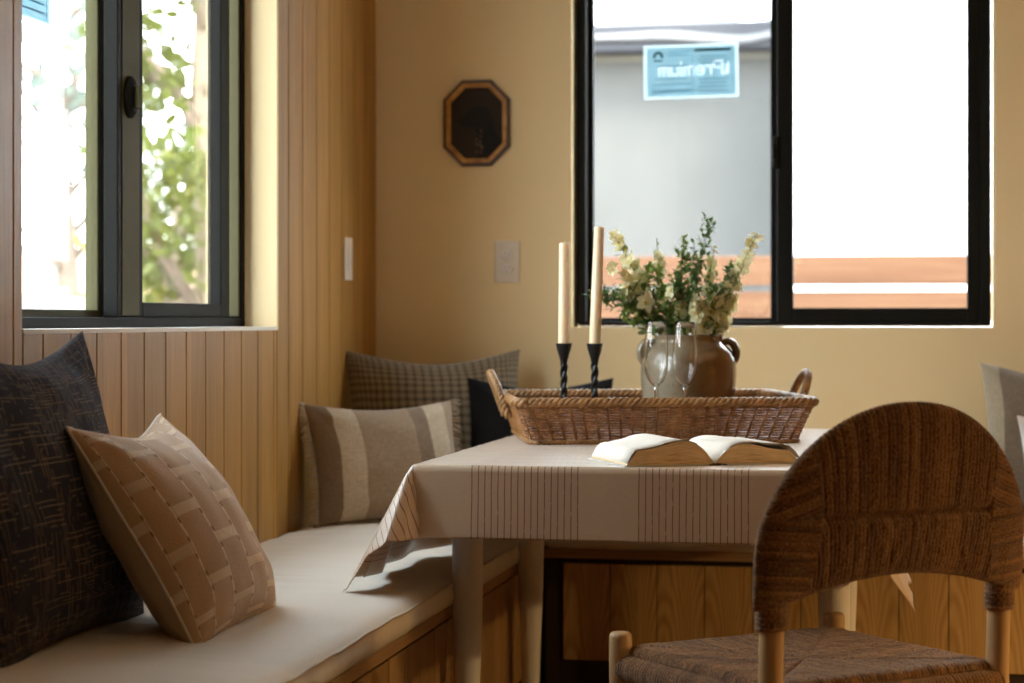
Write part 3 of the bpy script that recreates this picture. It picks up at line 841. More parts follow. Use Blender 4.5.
def tablecloth():
    OX, OF = .248, .143           # overhang at the long sides / at the ends
    E = .004                      # clearance beyond the table edge
    z0 = TZ+.004
    def corner_dir(phi):
        # generatrix direction (outward-side, outward-end, down) for the hanging corner, phi from the end edge
        keys = [(0, (0,.05,-1)), (9, (-.17,.13,-.97)), (21, (-.02,.40,-.91)), (31, (.18,.50,-.84)), (46, (.36,.38,-.85)), (61, (.43,.22,-.87)), (76, (.46,.05,-.88)), (90, (.40,.0,-.915))]
        for (p0, d0), (p1, d1) in zip(keys, keys[1:]):
            if phi <= p1:
                k = sstep(0, 1, (phi-p0)/(p1-p0))
                return Vector(d0).lerp(Vector(d1), k).normalized()
        return Vector(keys[-1][1]).normalized()
    nx, ny = 150, 190
    Wx, Wy = (TX1-TX0)/2, (TY1-TY0)/2
    def axis(nn, half, over):
        # denser sampling in the overhang
        a = []
        no = nn//5
        for k in range(no): a.append(-half-over+over*k/no)
        ni = nn-2*no
        for k in range(ni): a.append(-half+2*half*k/(ni-1))
        for k in range(1, no+1): a.append(half+over*k/no)
        return a
    A, B = axis(nx, Wx, OX), axis(ny, Wy, OF)
    m = MB()
    def side_drop(d, y, sgn):
        # long side: rounds over the edge, then flares with soft folds
        r = .012
        if d < r*1.5: 
            q = d/r; return (E+r*math.sin(min(q, PI/2))*.6, -r*(1-math.cos(min(q, PI/2))))
        fold = .020*math.sin(y*9.5+sgn*1.3)+.012*math.sin(y*21+2)
        k = (d-r)/OX
        return (E+r*.6+d*.36+fold*k*1.2, -.006-(d-r*.5)*.925)
    def P(i, j):
        a, b = A[i], B[j]
        dx, dy = max(0, abs(a)-Wx), max(0, abs(b)-Wy)
        sx, sy = (1 if a > 0 else -1), (1 if b > 0 else -1)
        x, y = cx+max(-Wx, min(Wx, a)), cy+max(-Wy, min(Wy, b))
        z = z0 + .0012*noise.noise(Vector((a*6, b*22, 0))) + .001
        if dx == 0 and dy == 0:
            # creases on the top
            z += .0018*max(0, noise.noise(Vector((a*2.5, b*16, 4))))
            return (x, y, z)
        if dy == 0:
            o, dz = side_drop(dx, y, sx)
            # blend toward the corner generatrix near the ends
            k = sstep(.16, 0, Wy-abs(b))
            d90 = corner_dir(90)
            o2, dz2 = E+dx*d90.x, dx*d90.z
            return (x+sx*lerp(o, o2, k), y, z0+lerp(dz, dz2, k))
        if dx == 0:
            o = E + dy*.05 + .0022*noise.noise(Vector((a*7, b*3, 9)))*min(1, dy*12)
            r = .008
            return (x, y+sy*(o if dy > r else o*dy/r), z0-dy*.998+.0005)
        rho = math.hypot(dx, dy); phi = math.degrees(math.atan2(dx, dy))
        d = corner_dir(phi)
        sag = 1 + .05*math.sin(phi/90*PI)
        return (x+sx*(E*min(1, dx*60)+rho*d.x), y+sy*(E*min(1, dy*60)+rho*d.y), z0+rho*d.z*sag*.985)
    def U(i, j): return (cx+A[i], cy+B[j])
    m.grid(P, nx, ny, uvfn=U)
    for k, v in enumerate(m.v):      # the hem just rests on the bench cushion
        if v[0] < .66 and v[2] < .503: m.v[k] = (v[0], v[1], .503-.15*(.503-v[2]) )
    o = m.build('tablecloth', M['cloth'])
    s = o.modifiers.new('s', 'SOLIDIFY'); s.thickness = .0014; s.offset = 1
    tag(o, 'pale striped linen tablecloth draped over the white dining table', 'tablecloth')
tablecloth()
CZ = TZ+.0065   # cloth surface

# ------------------------------------------------------------------ basket
def basket():
    t = thing('wicker_tray', 'rectangular woven wicker tray basket with loop handles on the striped tablecloth', 'basket', (.966, -1.005, CZ), math.radians(15.5))
    H = .100
    bx, by, rx, ry = .318, .252, .352, .288
    def outline(s, hx, hy, r):
        # s in [0,1) -> point on a rounded rectangle with even arc length
        L = [2*(hx-r), PI*r/2, 2*(hy-r), PI*r/2]*2
        P = sum(L); d = (s % 1)*P
        segs = [((-hx+r, -hy), (1,0), L[0]), ((hx-r, -hy+r), -PI/2, L[1]), ((hx, -hy+r), (0,1), L[2]), ((hx-r, hy-r), 0, L[3]),
                ((hx-r, hy), (-1,0), L[0]), ((-hx+r, hy-r), PI/2, L[1]), ((-hx, hy-r), (0,-1), L[2]), ((-hx+r, -hy+r), PI, L[3])]
        for p, q, l in segs:
            if d <= l:
                if isinstance(q, tuple):
                    return Vector((p[0]+q[0]*d, p[1]+q[1]*d, 0)), Vector((q[1], -q[0], 0))
                a = q + d/r
                return Vector((p[0]+r*math.cos(a), p[1]+r*math.sin(a), 0)), Vector((math.cos(a), math.sin(a), 0))
            d -= l
        return Vector((-hx+r, -hy, 0)), Vector((0,-1,0))
    NS = 84
    def wall(s, k):
        q = k**1.1
        p, n = outline(s, lerp(bx, rx, q), lerp(by, ry, q), .03)
        return Vector((p.x, p.y, lerp(.006, H-.004, k))), n
    m = MB(); rows = 15
    for r in range(rows):
        k = (r+.5)/rows; pts = []
        for i in range(NS*4):
            s = i/(NS*4)
            p, n = wall(s, k)
            ph = PI*(s*NS + r)
            pts.append(p + n*(.0062*abs(math.sin(PI*s*NS))**.7 - .003 + .0016*math.sin(ph+PI/2)) + Vector((0,0,.0010*noise.noise(Vector((s*90, r*3.7, 0))))))
        m.tube(pts, 0.00265*(1+.05*noise.noise(Vector((r*1.7, 3, 0)))), 6, closed=True)
    m.build('woven_side', M['wicker'], t)
    m = MB()
    for i in range(NS):
        s = i/NS
        m.tube([wall(s, 0)[0], wall(s, .5)[0], wall(s, 1)[0]], .0030, 6)
    m.build('stake', M['wicker'], t)['label'] = 'upright willow stakes woven through the sides'
    m = MB()
    for i in range(64):
        y = -by+.004+(2*by-.008)*i/63
        m.tube([(x, y, .006+.0016*math.sin(x*110+PI*i)) for x in [-bx+.006+(2*bx-.012)*k/60 for k in range(61)]], .0042, 5)
    m.build('woven_base', M['wicker'], t)
    def rope(m, fn, N, turns, R, r, strands=3, closed=True, n=7):
        for q in range(strands):
            pts = []
            for i in range(N if closed else N+1):
                s = i/N; c, n1, n2 = fn(s); a = 2*PI*(s*turns + q/strands)
                pts.append(c + n1*(R*math.cos(a)) + n2*(R*math.sin(a)))
            m.tube(pts, r, n, closed=closed)
    m = MB()
    def rimfn(s):
        p, n = outline(s, rx+.001, ry+.001, .03); return Vector((p.x, p.y, H)), n, Vector((0,0,1))
    rope(m, rimfn, 640, 58, .0062, .0058); m.build('rope_rim', M['wicker_rim'], t)
    m = MB()
    def footfn(s):
        p, n = outline(s, bx+.002, by+.002, .03); return Vector((p.x, p.y, .006)), n, Vector((0,0,1))
    rope(m, footfn, 420, 60, .0034, .0034); m.build('rope_foot', M['wicker_rim'], t)
    for sg in (-1, 1):
        m = MB()
        def hfn(s, sg=sg):
            a = PI*s; hw = .068
            # legs rooted outside the wall, arch rising above the rim and leaning outward
            zz = H-.045 + .106*math.sin(a)**.75
            yy = -hw*math.cos(a)*(1.0)
            xx = sg*(rx+.002 + .040*math.sin(a)**.8)
            if s < .001 or s > .999: pass
            c = Vector((xx, yy, zz))
            e = 1e-3
            return c, Vector((sg*.9, 0, -.4)).normalized(), Vector((0, -math.cos(a), math.sin(a)))
        def hf2(s):
            c, _, n2 = hfn(s); s0, s1 = max(0, s-.01), min(1, s+.01)
            tg = (hfn(s1)[0]-hfn(s0)[0]).normalized(); n1 = Vector((sg,0,0)); n1 = (n1-tg*n1.dot(tg)).normalized()
            return c, n1, tg.cross(n1)
        rope(m, hf2, 90, 11, .0050, .0056, 3, closed=False)
        m.build('handle', M['wicker_rim'], t)
    return t
basket()
BZ = CZ+.0125     # floor of the tray

# ------------------------------------------------------------------ candle holders, candles
def twisted_holder(label, loc, rz):
    t = thing('candle_holder', label, 'candle holder', loc, rz, None)
    b = MB(); b.lathe([(0,0),(.040,0),(.041,.003),(.036,.007),(.016,.012),(.009,.022),(.0085,.028),(0,.028)], 36); b.build('base', M['black_iron'], t, auto=50)
    m = MB(); n = 20; rows = 70; z0, z1 = .024, .172
    def P(i, j):
        k = i/(rows-1); a = 2*PI*j/n
        r = .0085*(1+.22*math.cos(3*(a-k*11)))*(1-.12*math.sin(PI*k))
        return (r*math.cos(a), r*math.sin(a), lerp(z0, z1, k))
    m.grid(P, rows, n, cv=True, flip=True); m.build('twisted_stem', M['black_iron'], t)
    c = MB(); c.lathe([(0,.166),(.0065,.166),(.008,.172),(.0105,.185),(.0165,.205),(.0195,.219),(.0200,.222),(.0170,.222),(.0150,.213),(.0140,.204),(0,.204)], 32)
    c.build('cup', M['black_iron'], t, auto=50)
    return t
def candle(label, loc, h, tilt, rz):
    t = thing('taper_candle', label, 'candle', loc)
    t.rotation_euler = (tilt[0], tilt[1], rz)
    m = MB(); m.lathe([(0,0),(.0132,0),(.0138,.01),(.0132,h*.5),(.0124,h-.008),(.0128,h-.003),(.0115,h),(.006,h-.003),(0,h-.004)], 28); m.build('wax_body', M['wax'], t, auto=60)
    m = MB(); m.tube([(0,0,h-.005),(.001,0,h+.003),(.003,.001,h+.007)], .0011, 5); m.build('wick', M['wick'], t)
H1, H2 = (.764, -1.080, BZ), (.845, -1.110, BZ)
twisted_holder('twisted black iron candle holder, left of the pair, holding the shorter candle', H1, .3)
twisted_holder('twisted black iron candle holder, right of the pair, holding the taller tilted candle', H2, 1.1)
candle('shorter upright ivory taper candle, left of the pair in the wicker tray', (H1[0], H1[1], BZ+.2045), .263, (0, .004), 0)
candle('taller ivory taper candle tilting slightly right, beside the flowers', (H2[0], H2[1], BZ+.2052), .300, (0, .038), 0)

# ------------------------------------------------------------------ crock
CRX, CRY = 1.058, -.962
t = thing('stoneware_crock', 'brown and grey glazed stoneware crock holding flowers in the wicker tray', 'crock', (CRX, CRY, BZ), .19)
m = MB()
m.lathe([(0,.0),(.100,.0),(.106,.004),(.111,.04),(.116,.10),(.1190,.145),(.1175,.175),(.110,.198),(.097,.214),(.086,.222),(.0835,.230),(.086,.236),(.087,.241),(.083,.244),
         (.077,.242),(.076,.232),(.080,.222),(.100,.205),(.108,.175),(.107,.13),(.103,.05),(.098,.012),(0,.010)], 56)
m.build('body', M['crock'], t, auto=60)
for sg in (-1, 1):
    m = MB(); pts = []; rad = []
    for k in range(19):
        a = k/18
        ang = lerp(math.radians(128), math.radians(-62), a)
        pts.append((sg*(.097+.022*math.cos(ang)), 0, .196+.030*math.sin(ang)))
        rad.append(.0075+.003*math.sin(PI*a))
    m.tube(pts, rad, 12)
    m.v = [(x, y*1.7, z) for x, y, z in m.v]
    m.build('ear_handle', M['crock'], t)

# ------------------------------------------------------------------ flutes
def flute(label, loc):
    t = thing('champagne_flute', label, 'glass', loc)
    m = MB()
    H = .262
    m.lathe([(0,.1125),(.006,.114),(.014,.120),(.021,.131),(.0262,.146),(.0288,.166),(.0292,.185),(.0280,.215),(.0258,.245),(.0248,H),
             (.0240,H+.0006),(.0234,H),(.0243,.245),(.0266,.215),(.0278,.185),(.0274,.167),(.0248,.148),(.0196,.134),(.013,.124),(.006,.119),(0,.118)], 40)
    m.v = [(x, y, z*1.045) for x, y, z in m.v]
    m.build('bowl', M['crystal'], t)
    s_ = MB(); s_.lathe([(0,.1122),(.0055,.1122),(.0046,.106),(.0040,.09),(.0036,.055),(.0042,.02),(.0060,.011),(.012,.006),(.028,.0026),(.031,.0014),(.031,.0003),(0,.0002)], 32)
    s_.v = [(x, y, z*1.045) for x, y, z in s_.v]
    s_.build('stem', M['crystal'], t)
    return t
flute('clear champagne flute, left of two, in front of the crock', (1.000, -1.150, BZ))
flute('clear champagne flute, right of two, in front of the crock', (1.071, -1.165, BZ))

# ------------------------------------------------------------------ flowers
RV = Vector((math.cos(yaw), math.sin(yaw), 0)); FV = Vector((-math.sin(yaw), math.cos(yaw), 0))
def leaf_into(m, p, d, up, L, W, curl=.2):
    d = d.normalized(); s = d.cross(up)
    if s.length < 1e-4: s = d.orthogonal()
    s.normalize(); n = s.cross(d)
    rows = [(0, .12, 0), (.3, .85, .05), (.6, .9, .0), (.85, .5, -.12), (1, .04, -.25)]
    L_, R_, C_ = [], [], []
    for k, w, z in rows:
        c = p + d*(L*k) + n*(L*z*curl*3)
        C_.append(m.vert(c - n*(W*.10*w))); L_.append(m.vert(c - s*(W*.5*w))); R_.append(m.vert(c + s*(W*.5*w)))
    for k in range(4):
        m.face((L_[k], C_[k], C_[k+1], L_[k+1])); m.face((C_[k], R_[k], R_[k+1], C_[k+1]))
def rv(): 
    v = Vector((random.gauss(0,1), random.gauss(0,1), random.gauss(0,1))); return v.normalized()
def blossom(mp, mh, p, d, size):
    d = d.normalized(); a = d.orthogonal().normalized(); b = d.cross(a)
    for k in range(5):
        q = 2*PI*k/5 + random.uniform(-.2,.2)
        r = (a*math.cos(q)+b*math.sin(q))
        leaf_into(mp, p + r*size*.08, (r + d*random.uniform(.15,.7)), d, size*random.uniform(.5,.65), size*.55, .35)
    mh.lathe([(0,-size*.1),(size*.09,0),(size*.07,size*.12),(0,size*.16)], 6, c=tuple(p+d*size*.02))
def curve_pts(tip, sway, n=16, base_off=(0,0)):
    base = Vector((base_off[0], base_off[1], .02))
    p1 = base + Vector((base_off[0]*.3, base_off[1]*.3, .20)); p1.x = max(-.055, min(.055, p1.x+tip.x*.22)); p1.y = max(-.055, min(.055, p1.y+tip.y*.22))
    p2 = p1.lerp(tip, .55) + sway
    out = []
    for k in range(n):
        s = k/(n-1)
        if s < .4:
            q = s/.4; out.append(base.lerp(p1, q))
        else:
            q = (s-.4)/.6; out.append(p1*(1-q)**2 + p2*2*q*(1-q) + tip*q*q)
    return out
def stem_thing(label, kind, px, pz, dep, dens, size, sway=(0,0,0), start=.5, group='flower stems in the crock'):
    """px = metres to the right of the crock as the camera sees it, pz = height over the tray, dep = metres away"""
    tip = RV*px + FV*dep + Vector((0,0,pz)); t = thing('flower_stem', label, 'flower', (CRX, CRY, BZ+.012), 0, group)
    boff = (random.uniform(-.04,.04), random.uniform(-.04,.04))
    pts = curve_pts(tip, Vector(sway), 18, boff)
    m = MB(); m.tube(pts, [lerp(.0022, .0009, k/17) for k in range(18)], 6)
    lf = MB(); heads = []
    def at(s):
        f = s*17; i = min(16, int(f)); return pts[i].lerp(pts[i+1], f-i), (pts[i+1]-pts[i]).normalized()
    if kind == 'blossom':
        n = dens
        for k in range(n):
            s = lerp(start, 1.0, (k+random.uniform(0,.6))/n); p, tg = at(min(s, .999))
            d = (rv()+tg*.35 + Vector((0,0,.15))).normalized()
            sz = size*lerp(1.15, .6, (s-start)/(1-start))
            p2 = p + d*sz*.35
            m.tube([p, p2], .0007, 4)
            pt, ht = MB(), MB(); blossom(pt, pt, p2, d, sz); heads.append(pt)
        for k in range(9):
            s = random.uniform(.42, start+.25); p, tg = at(s)
            leaf_into(lf, p, (rv()+tg*.6), Vector((0,0,1)), size*random.uniform(.7,1.1), size*.42)
    elif kind == 'sprig':
        n = dens
        for k in range(n):   # side twigs with pairs of small leaves
            s = lerp(.40, 1.0, k/n); p, tg = at(min(s, .995))
            d = (rv()+tg*.8+Vector((0,0,.2))).normalized()
            L = random.uniform(.022,.062)*(1.15-.45*s)
            e = p+d*L; mid = p.lerp(e, .5)+rv()*.004
            m.tube([p, mid, e], [.0010,.0008,.0006], 4)
            for q in range(7):
                c = p.lerp(e, .25+.125*q)
                leaf_into(lf, c, rv()*.9+d*.6, Vector((0,0,1))+rv()*.4, size*random.uniform(.6,1.1), size*random.uniform(.4,.55))
    elif kind == 'buds':
        for k in range(dens):
            s = lerp(.55, 1.0, k/dens); p, tg = at(min(s, .995)); d = (rv()+tg).normalized()
            e = p+d*random.uniform(.008,.02); m.tube([p, e], .0006, 4)
            lf.lathe([(0,-.004),(.0022,0),(.0018,.003),(0,.005)], 6, c=tuple(e))
    m.build('stalk', M['stem'], t)
    mat = M['leaf_dark'] if kind == 'sprig' and random.random() < .5 else M['leaf']
    if lf.v: lf.build('leaf_spray' if kind != 'buds' else 'bud_spray', mat, t)
    for h_ in heads:
        h_.mi = [0 if k < 40 else 1 for k in range(len(h_.f))]
        h_.build('blossom', [M['petal'], M['petal_heart']], t)
    return t
S = .038
ST = [
 ('cream blossom spike at the upper left of the crock bouquet, beside the taller candle', 'blossom', -0.187, 0.481, .02, 18, S, (0,0,.03), .62),
 ('cream blossom spike below and left of the top left one in the bouquet', 'blossom', -0.198, 0.409, -.04, 13, S, (0,0,.02), .62),
 ('short cream blossom spike at the middle left of the bouquet', 'blossom', -0.073, 0.438, .05, 13, S*.9, (0,0,0), .62),
 ('slim pale blossom spike right of the tall leafy sprig', 'blossom', 0.068, 0.448, .03, 13, S*.8, (0,0,0), .6),
 ('tall cream blossom spike leaning furthest right in the bouquet', 'blossom', 0.172, 0.483, .0, 33, S*1.05, (-.02,0,-.02), .46),
 ('low cream blossom cluster at the right of the bouquet over the crock rim', 'blossom', 0.088, 0.350, -.06, 15, S*1.15, (0,0,0), .5),
 ('cream blossom cluster hanging at the front left of the bouquet above the left flute', 'blossom', -0.047, 0.340, -.085, 15, S*1.15, (0,0,0), .5),
 ('small cream blossoms at the front middle of the bouquet above the right flute', 'blossom', 0.012, 0.320, -.09, 12, S, (0,0,0), .55),
 ('tall dark leafy sprig rising highest at the middle of the bouquet', 'sprig', 0.064, 0.507, .01, 34, .020, (-.07,0,.02), 0),
 ('leafy sprig standing left of the tallest sprig in the bouquet', 'sprig', -0.010, 0.453, .0, 37, .019, (-.01,0,0), 0),
 ('leafy sprig spreading low to the far left behind the taller candle', 'sprig', -0.224, 0.340, -.02, 40, .019, (0,0,.03), 0),
 ('leafy sprig drooping at the lower left of the bouquet over the crock ear', 'sprig', -0.156, 0.295, -.05, 40, .019, (0,0,.04), 0),
 ('bushy leafy sprig between the left blossoms and the middle sprig', 'sprig', -0.099, 0.394, -.02, 40, .020, (0,0,.02), 0),
 ('bushy leafy sprig at the front of the bouquet behind the flutes', 'sprig', -0.031, 0.355, -.075, 44, .019, (0,0,.02), 0),
 ('bushy leafy sprig low at the right front of the bouquet', 'sprig', 0.057, 0.340, -.05, 40, .019, (0,0,.01), 0),
 ('leafy sprig behind the right blossom spike with broad leaves', 'sprig', 0.120, 0.384, .04, 34, .024, (0,0,.0), 0),
 ('low leafy sprig at the far left of the bouquet just above the candle holder', 'sprig', -.185, .320, .03, 34, .020, (0,0,.03), 0),
 ('leafy sprig filling the left of the bouquet between crock ear and blossoms', 'sprig', -.125, .345, .02, 36, .021, (0,0,.03), 0),
 ('leafy sprig upright at the back right of the bouquet', 'sprig', .030, .420, .05, 30, .020, (0,0,0), 0),
 ('thin budded twig sticking out at the right of the bouquet', 'buds', .135, .405, -.03, 9, S, (0,0,0), 0),
 ('thin budded twig standing at the back left of the bouquet', 'buds', -.075, .475, .06, 8, S, (0,0,0), 0),
]
for a in ST: stem_thing(*a)

# ------------------------------------------------------------------ open book
def book():
    t = thing('open_book', 'open hardback book lying at the front edge of the striped tablecloth', 'book', (1.158, -1.805, CZ), math.radians(26))
    PW, PH = .185, .235
    # cover boards
    m = MB(); m.box(-PW-.006, -.012, -PH/2-.004, PH/2+.004, .0, .0028); m.box(.012, PW+.006, -PH/2-.004, PH/2+.004, 0, .0028)
    m.build('cover', M['cover'], t, smooth=False, bevel=.001)
    m = MB(); m.box(-.014, .014, -PH/2-.003, PH/2+.003, .0003, .002); m.build('spine_lining', M['cover_dark'], t, smooth=False)
    def prof(sgn, T, hump):
        # top curve of a page block from the gutter outward
        pts = []
        for k in range(26):
            s = k/25
            x = PW*s
            up = T*(1-math.exp(-s*9))*(1-.14*s) + hump*math.sin(PI*min(1, s*1.25))**1.3*(1-s)*.9
            fore = T*.78*sstep(.86, 1.0, s)
            pts.append((sgn*(.002+x*.985), .004 + max(.0012, up-fore)))
        return pts
    for sgn, T, hump, nm in ((-1, .034, .026, 'left_pages'), (1, .028, .022, 'right_pages')):
        pr = prof(sgn, T, hump); m = MB(); N = len(pr)
        lo = [(x, .0032) for x, z in pr]
        m.cur = 0
        ids = []
        K = 12
        for i in range(N):
            ids.append([m.vert((pr[i][0], -PH/2+PH*j/(K-1), pr[i][1] + .0015*noise.noise(Vector((i*.2, j*.4, sgn)))*(1 if 0 < j < K-1 else 0)), (0,0)) for j in range(K)])
        for i in range(N-1):
            for j in range(K-1):
                q = (ids[i][j], ids[i+1][j], ids[i+1][j+1], ids[i][j+1]); m.face(q if sgn > 0 else q[::-1])
        m.cur = 1   # block edges: layered towards the gutter
        for yy, flip in ((-PH/2, 1), (PH/2, -1)):
            R = 6; g = []
            for i in range(N):
                x, z = pr[i]
                g.append([m.vert((lerp(x, x+sgn*.010*sstep(1, .0, (i/(N-1)))*math.sin(PI*r/R)*.5, 1), yy + (-.0 if r in (0, R) else flip*.001*math.sin(i*.5+r)), lerp(.0032, z, r/R)), (i/(N-1)*.2, r/R*1.0)) for r in range(R+1)])
            for i in range(N-1):
                for r in range(R):
                    q = (g[i][r], g[i+1][r], g[i+1][r+1], g[i][r+1]); m.face(q if flip*sgn > 0 else q[::-1])
        x, z = pr[-1]
        q = [m.vert((x, -PH/2, .0032), (0,0)), m.vert((x, PH/2, .0032), (.2,0)), m.vert((x, PH/2, z), (.2,1)), m.vert((x, -PH/2, z), (0,1))]; m.face(q if sgn > 0 else q[::-1])
        m.build('page_block', [M['paper'], M['edge']], t, auto=50)
    # a few loose leaves lifting off the right half
    for kk, (lift, ln) in enumerate(((.010, .97), (.005, 1.0), (.014, .9))):
        m = MB(); pr = prof(1, .028, .022)
        def P(i, j):
            s = i/20; x = .002+PW*s*ln*.985
            z = pr[min(25, int(s*25))][1] + .0012 + lift*math.sin(PI*s*.62)*s
            return (x, -PH/2+PH*j/4, z)
        m.grid(P, 21, 5); o = m.build('loose_page', M['paper'], t)
        s_ = o.modifiers.new('s', 'SOLIDIFY'); s_.thickness = .0003
    m = MB()
    def P2(i, j):
        s = i/20; pr = prof(-1, .034, .026)
        return (-(.002+PW*s*.985), -PH/2+PH*j/4, pr[min(25, int(s*25))][1]+.0008+.002*math.sin(PI*s))
    m.grid(P2, 21, 5, flip=True); o = m.build('loose_page', M['paper'], t); s_ = o.modifiers.new('s', 'SOLIDIFY'); s_.thickness = .0003
    # ribbon and worn gutter
    m = MB(); m.tube([(.004,-PH/2-.0005,.004),(.010,-PH/2-.006,.0035),(.022,-PH/2-.012,.002)], .0012, 5); m.build('ribbon', M['cover_dark'], t)
book()

# ------------------------------------------------------------------ chair
def chair():
    fx = Vector((-.651, .758)); ang = math.atan2(fx.y, fx.x)-PI/2    # local +y = chair front
    t = thing('woven_chair', 'arched seagrass rope dining chair with light wood legs, in front of the table', 'chair', (1.405, -2.258, 0), ang)
    HW, D2 = .250, .228
    SH = .437
    def post(pts, rad, name, par=t, n=20, cap=True):
        m = MB(); m.tube(pts, rad, n); return m.build(name, M['chair_wood'], par, auto=50)
    for sx in (-1, 1):   # front legs with rounded tops standing proud of the seat
        m = MB(); m.lathe([(0,0),(.015,0),(.0165,.006),(.020,.25),(.0215,.40),(.0215,.452),(.020,.459),(.016,.4625),(0,.464)], 24)
        m.build('front_leg', M['chair_wood'], t, auto=50, loc=(sx*HW, D2, 0))
        # back post: raked leg below, gently leaning above the seat
        post([(sx*(HW-.002), -D2-.045, 0), (sx*HW, -D2-.012, .22), (sx*HW, -D2, .42), (sx*HW, -D2-.004, .54), (sx*(HW+.002), -D2-.014, .70)], [.015,.019,.0205,.0205,.018], 'back_post')
    for y, z in ((D2, .20), (-D2-.013, .24)):
        post([(-HW, y, z), (HW, y, z)], .011, 'stretcher', n=12)
    for sx in (-1, 1):
        post([(sx*HW, D2, .16), (sx*HW, -D2-.018, .16)], .011, 'stretcher', n=12)
        post([(sx*HW, D2, .27), (sx*HW, -D2-.009, .27)], .011, 'stretcher', n=12)
    # ---- rope seat: envelope weave in four wedges
    pitch = .0082
    m = MB(); nx, ny = 260, 240
    wx, wy = HW-.004, D2+.004
    def wedge(x, y):
        # returns (strand coordinate, along coordinate): strands run square to their own rail
        a, b = x/wx, y/wy
        if abs(b) > abs(a)*1.0: return (x, y)      # front/back wedge: strands run along y
        return (y, x)
    def top(i, j):
        u, v = -1+2*i/(nx-1), -1+2*j/(ny-1)
        x, y = u*wx, v*wy
        q, al = wedge(x, y)
        edge = min(1-abs(u), 1-abs(v))
        z = SH + .010*math.sin(min(1, edge*4)*PI/2)*0 - .010*(1-u*u)*(1-v*v)
        roll = min(1, edge/.09); z -= .016*(1-math.sqrt(max(0, 1-(1-roll)**2)))
        a, b = abs(u), abs(v)
        z -= .003*math.exp(-((a-b)/.02)**2)*min(1, edge*8)
        z += .0030*abs(math.sin(PI*q/pitch))**.7 + .0020*noise.noise(Vector((q*60, al*40, 0)))
        return (x, y, z)
    def topuv(i, j):
        u, v = -1+2*i/(nx-1), -1+2*j/(ny-1); x, y = u*wx, v*wy
        q, al = wedge(x, y); k = 0 if abs(v) > abs(u) else 500
        return (q/pitch+200+k, al)
    m.grid(top, nx, ny, uvfn=topuv)
    # rolled sides around the rails
    def side(fix, sgn):
        N, R = 260, 18
        def P(i, j):
            s = -1+2*i/(N-1); a = j/(R-1)*PI*.98
            half = wx if fix == 'y' else wy
            q = s*half
            out = .022*math.sin(a); down = .016+.024*(1-math.cos(a))
            rr = .0019*abs(math.sin(PI*q/pitch))**.7
            if fix == 'y': return (q, sgn*(wy+out+rr*math.sin(a)), SH-down+rr*math.cos(a))
            return (sgn*(wx+out+rr*math.sin(a)), q, SH-down+rr*math.cos(a))
        def UVf(i, j):
            s = -1+2*i/(N-1); half = wx if fix == 'y' else wy
            return (s*half/pitch+200+(0 if fix == 'y' else 500), .24+j/(R-1)*.09)
        m.grid(P, N, R, uvfn=UVf, flip=((fix == 'y') == (sgn > 0)))
    for f in 'xy':
        for s in (-1, 1): side(f, s)
    # under side
    u = [m.vert((x, y, SH-.055), (0,0)) for x, y in ((-wx,-wy),(-wx,wy),(wx,wy),(wx,-wy))]; m.face(u)
    seat = m.build('rope_seat', M['rope'], t)
    # ---- woven back: rounded arch, strands wrapped over the bow and the lower rail
    BW = HW+.043
    def ztop(s): return 0.652 + .249*max(0, 1-abs(s)**2.15)**.56
    def zlow(s):
        return .560 + .048*max(0, 1-(s/.90)**2)
    zmid = .712
    def yc(s, z):   # rake and slight hollow of the back
        return -D2-.008 - .10*(z-.53)**1.2*1.0 - .022*(1-s*s)
    m = MB(); NU, NV = 360, 230
    def strand(s, z):
        x = s*BW
        sl = .62
        if abs(s) > sl + .30*max(0, (z-zmid))/.2*0 and z < ztop(s)-.0:
            # side cheeks: strands wrap round the posts, nearly level and fanning upwards
            k = (abs(s)-sl)/(1-sl)
            if k > abs(z-zmid)*1.6-.02:
                return (z+ (abs(x)-sl*BW)*.35*(1 if z > zmid else -.2), x, 1)
        return (x*(1+.55*(z-zmid)*(-1)), z, 0)
    def surf(side):
        def P(i, j):
            s = math.sin((-1+2*i/(NU-1))*PI/2)
            v = j/(NV-1)
            zl, zt = zlow(s), ztop(s)
            z = lerp(zl, zt, v)
            w = (2*v-1)
            e = max(0, 1-abs(w)**3.0)**.5 * max(0, 1-abs(s)**9)**.5
            th = .021*e
            # waist where the two rows of wrapping meet
            q, al, cheek = strand(s, z)
            if not cheek: th -= .010*math.exp(-((z-zmid)/.007)**2)*min(1, e*2)
            edge_k = min(1, e*2.2)
            th += (.0030*abs(math.sin(PI*q/pitch))**.7 + .0022*noise.noise(Vector((q*60, al*40, side))))*edge_k
            if cheek and abs(abs(s)-.62) < .03: th -= .003*edge_k*math.exp(-((abs(s)-.62)/.012)**2)
            y = yc(s, z)
            rim = .0022*abs(math.sin(PI*q/pitch))*(1-edge_k)
            return (s*BW, y - side*th, z+rim)
        def UVf(i, j):
            s = math.sin((-1+2*i/(NU-1))*PI/2); v = j/(NV-1); z = lerp(zlow(s), ztop(s), v)
            q, al, ck = strand(s, z); return (q/pitch+300+400*ck+(900 if z > zmid and not ck else 0), al)
        m.grid(P, NU, NV, uvfn=UVf, flip=(side < 0))
    surf(1); surf(-1)
    m.build('woven_back', M['rope'], t)
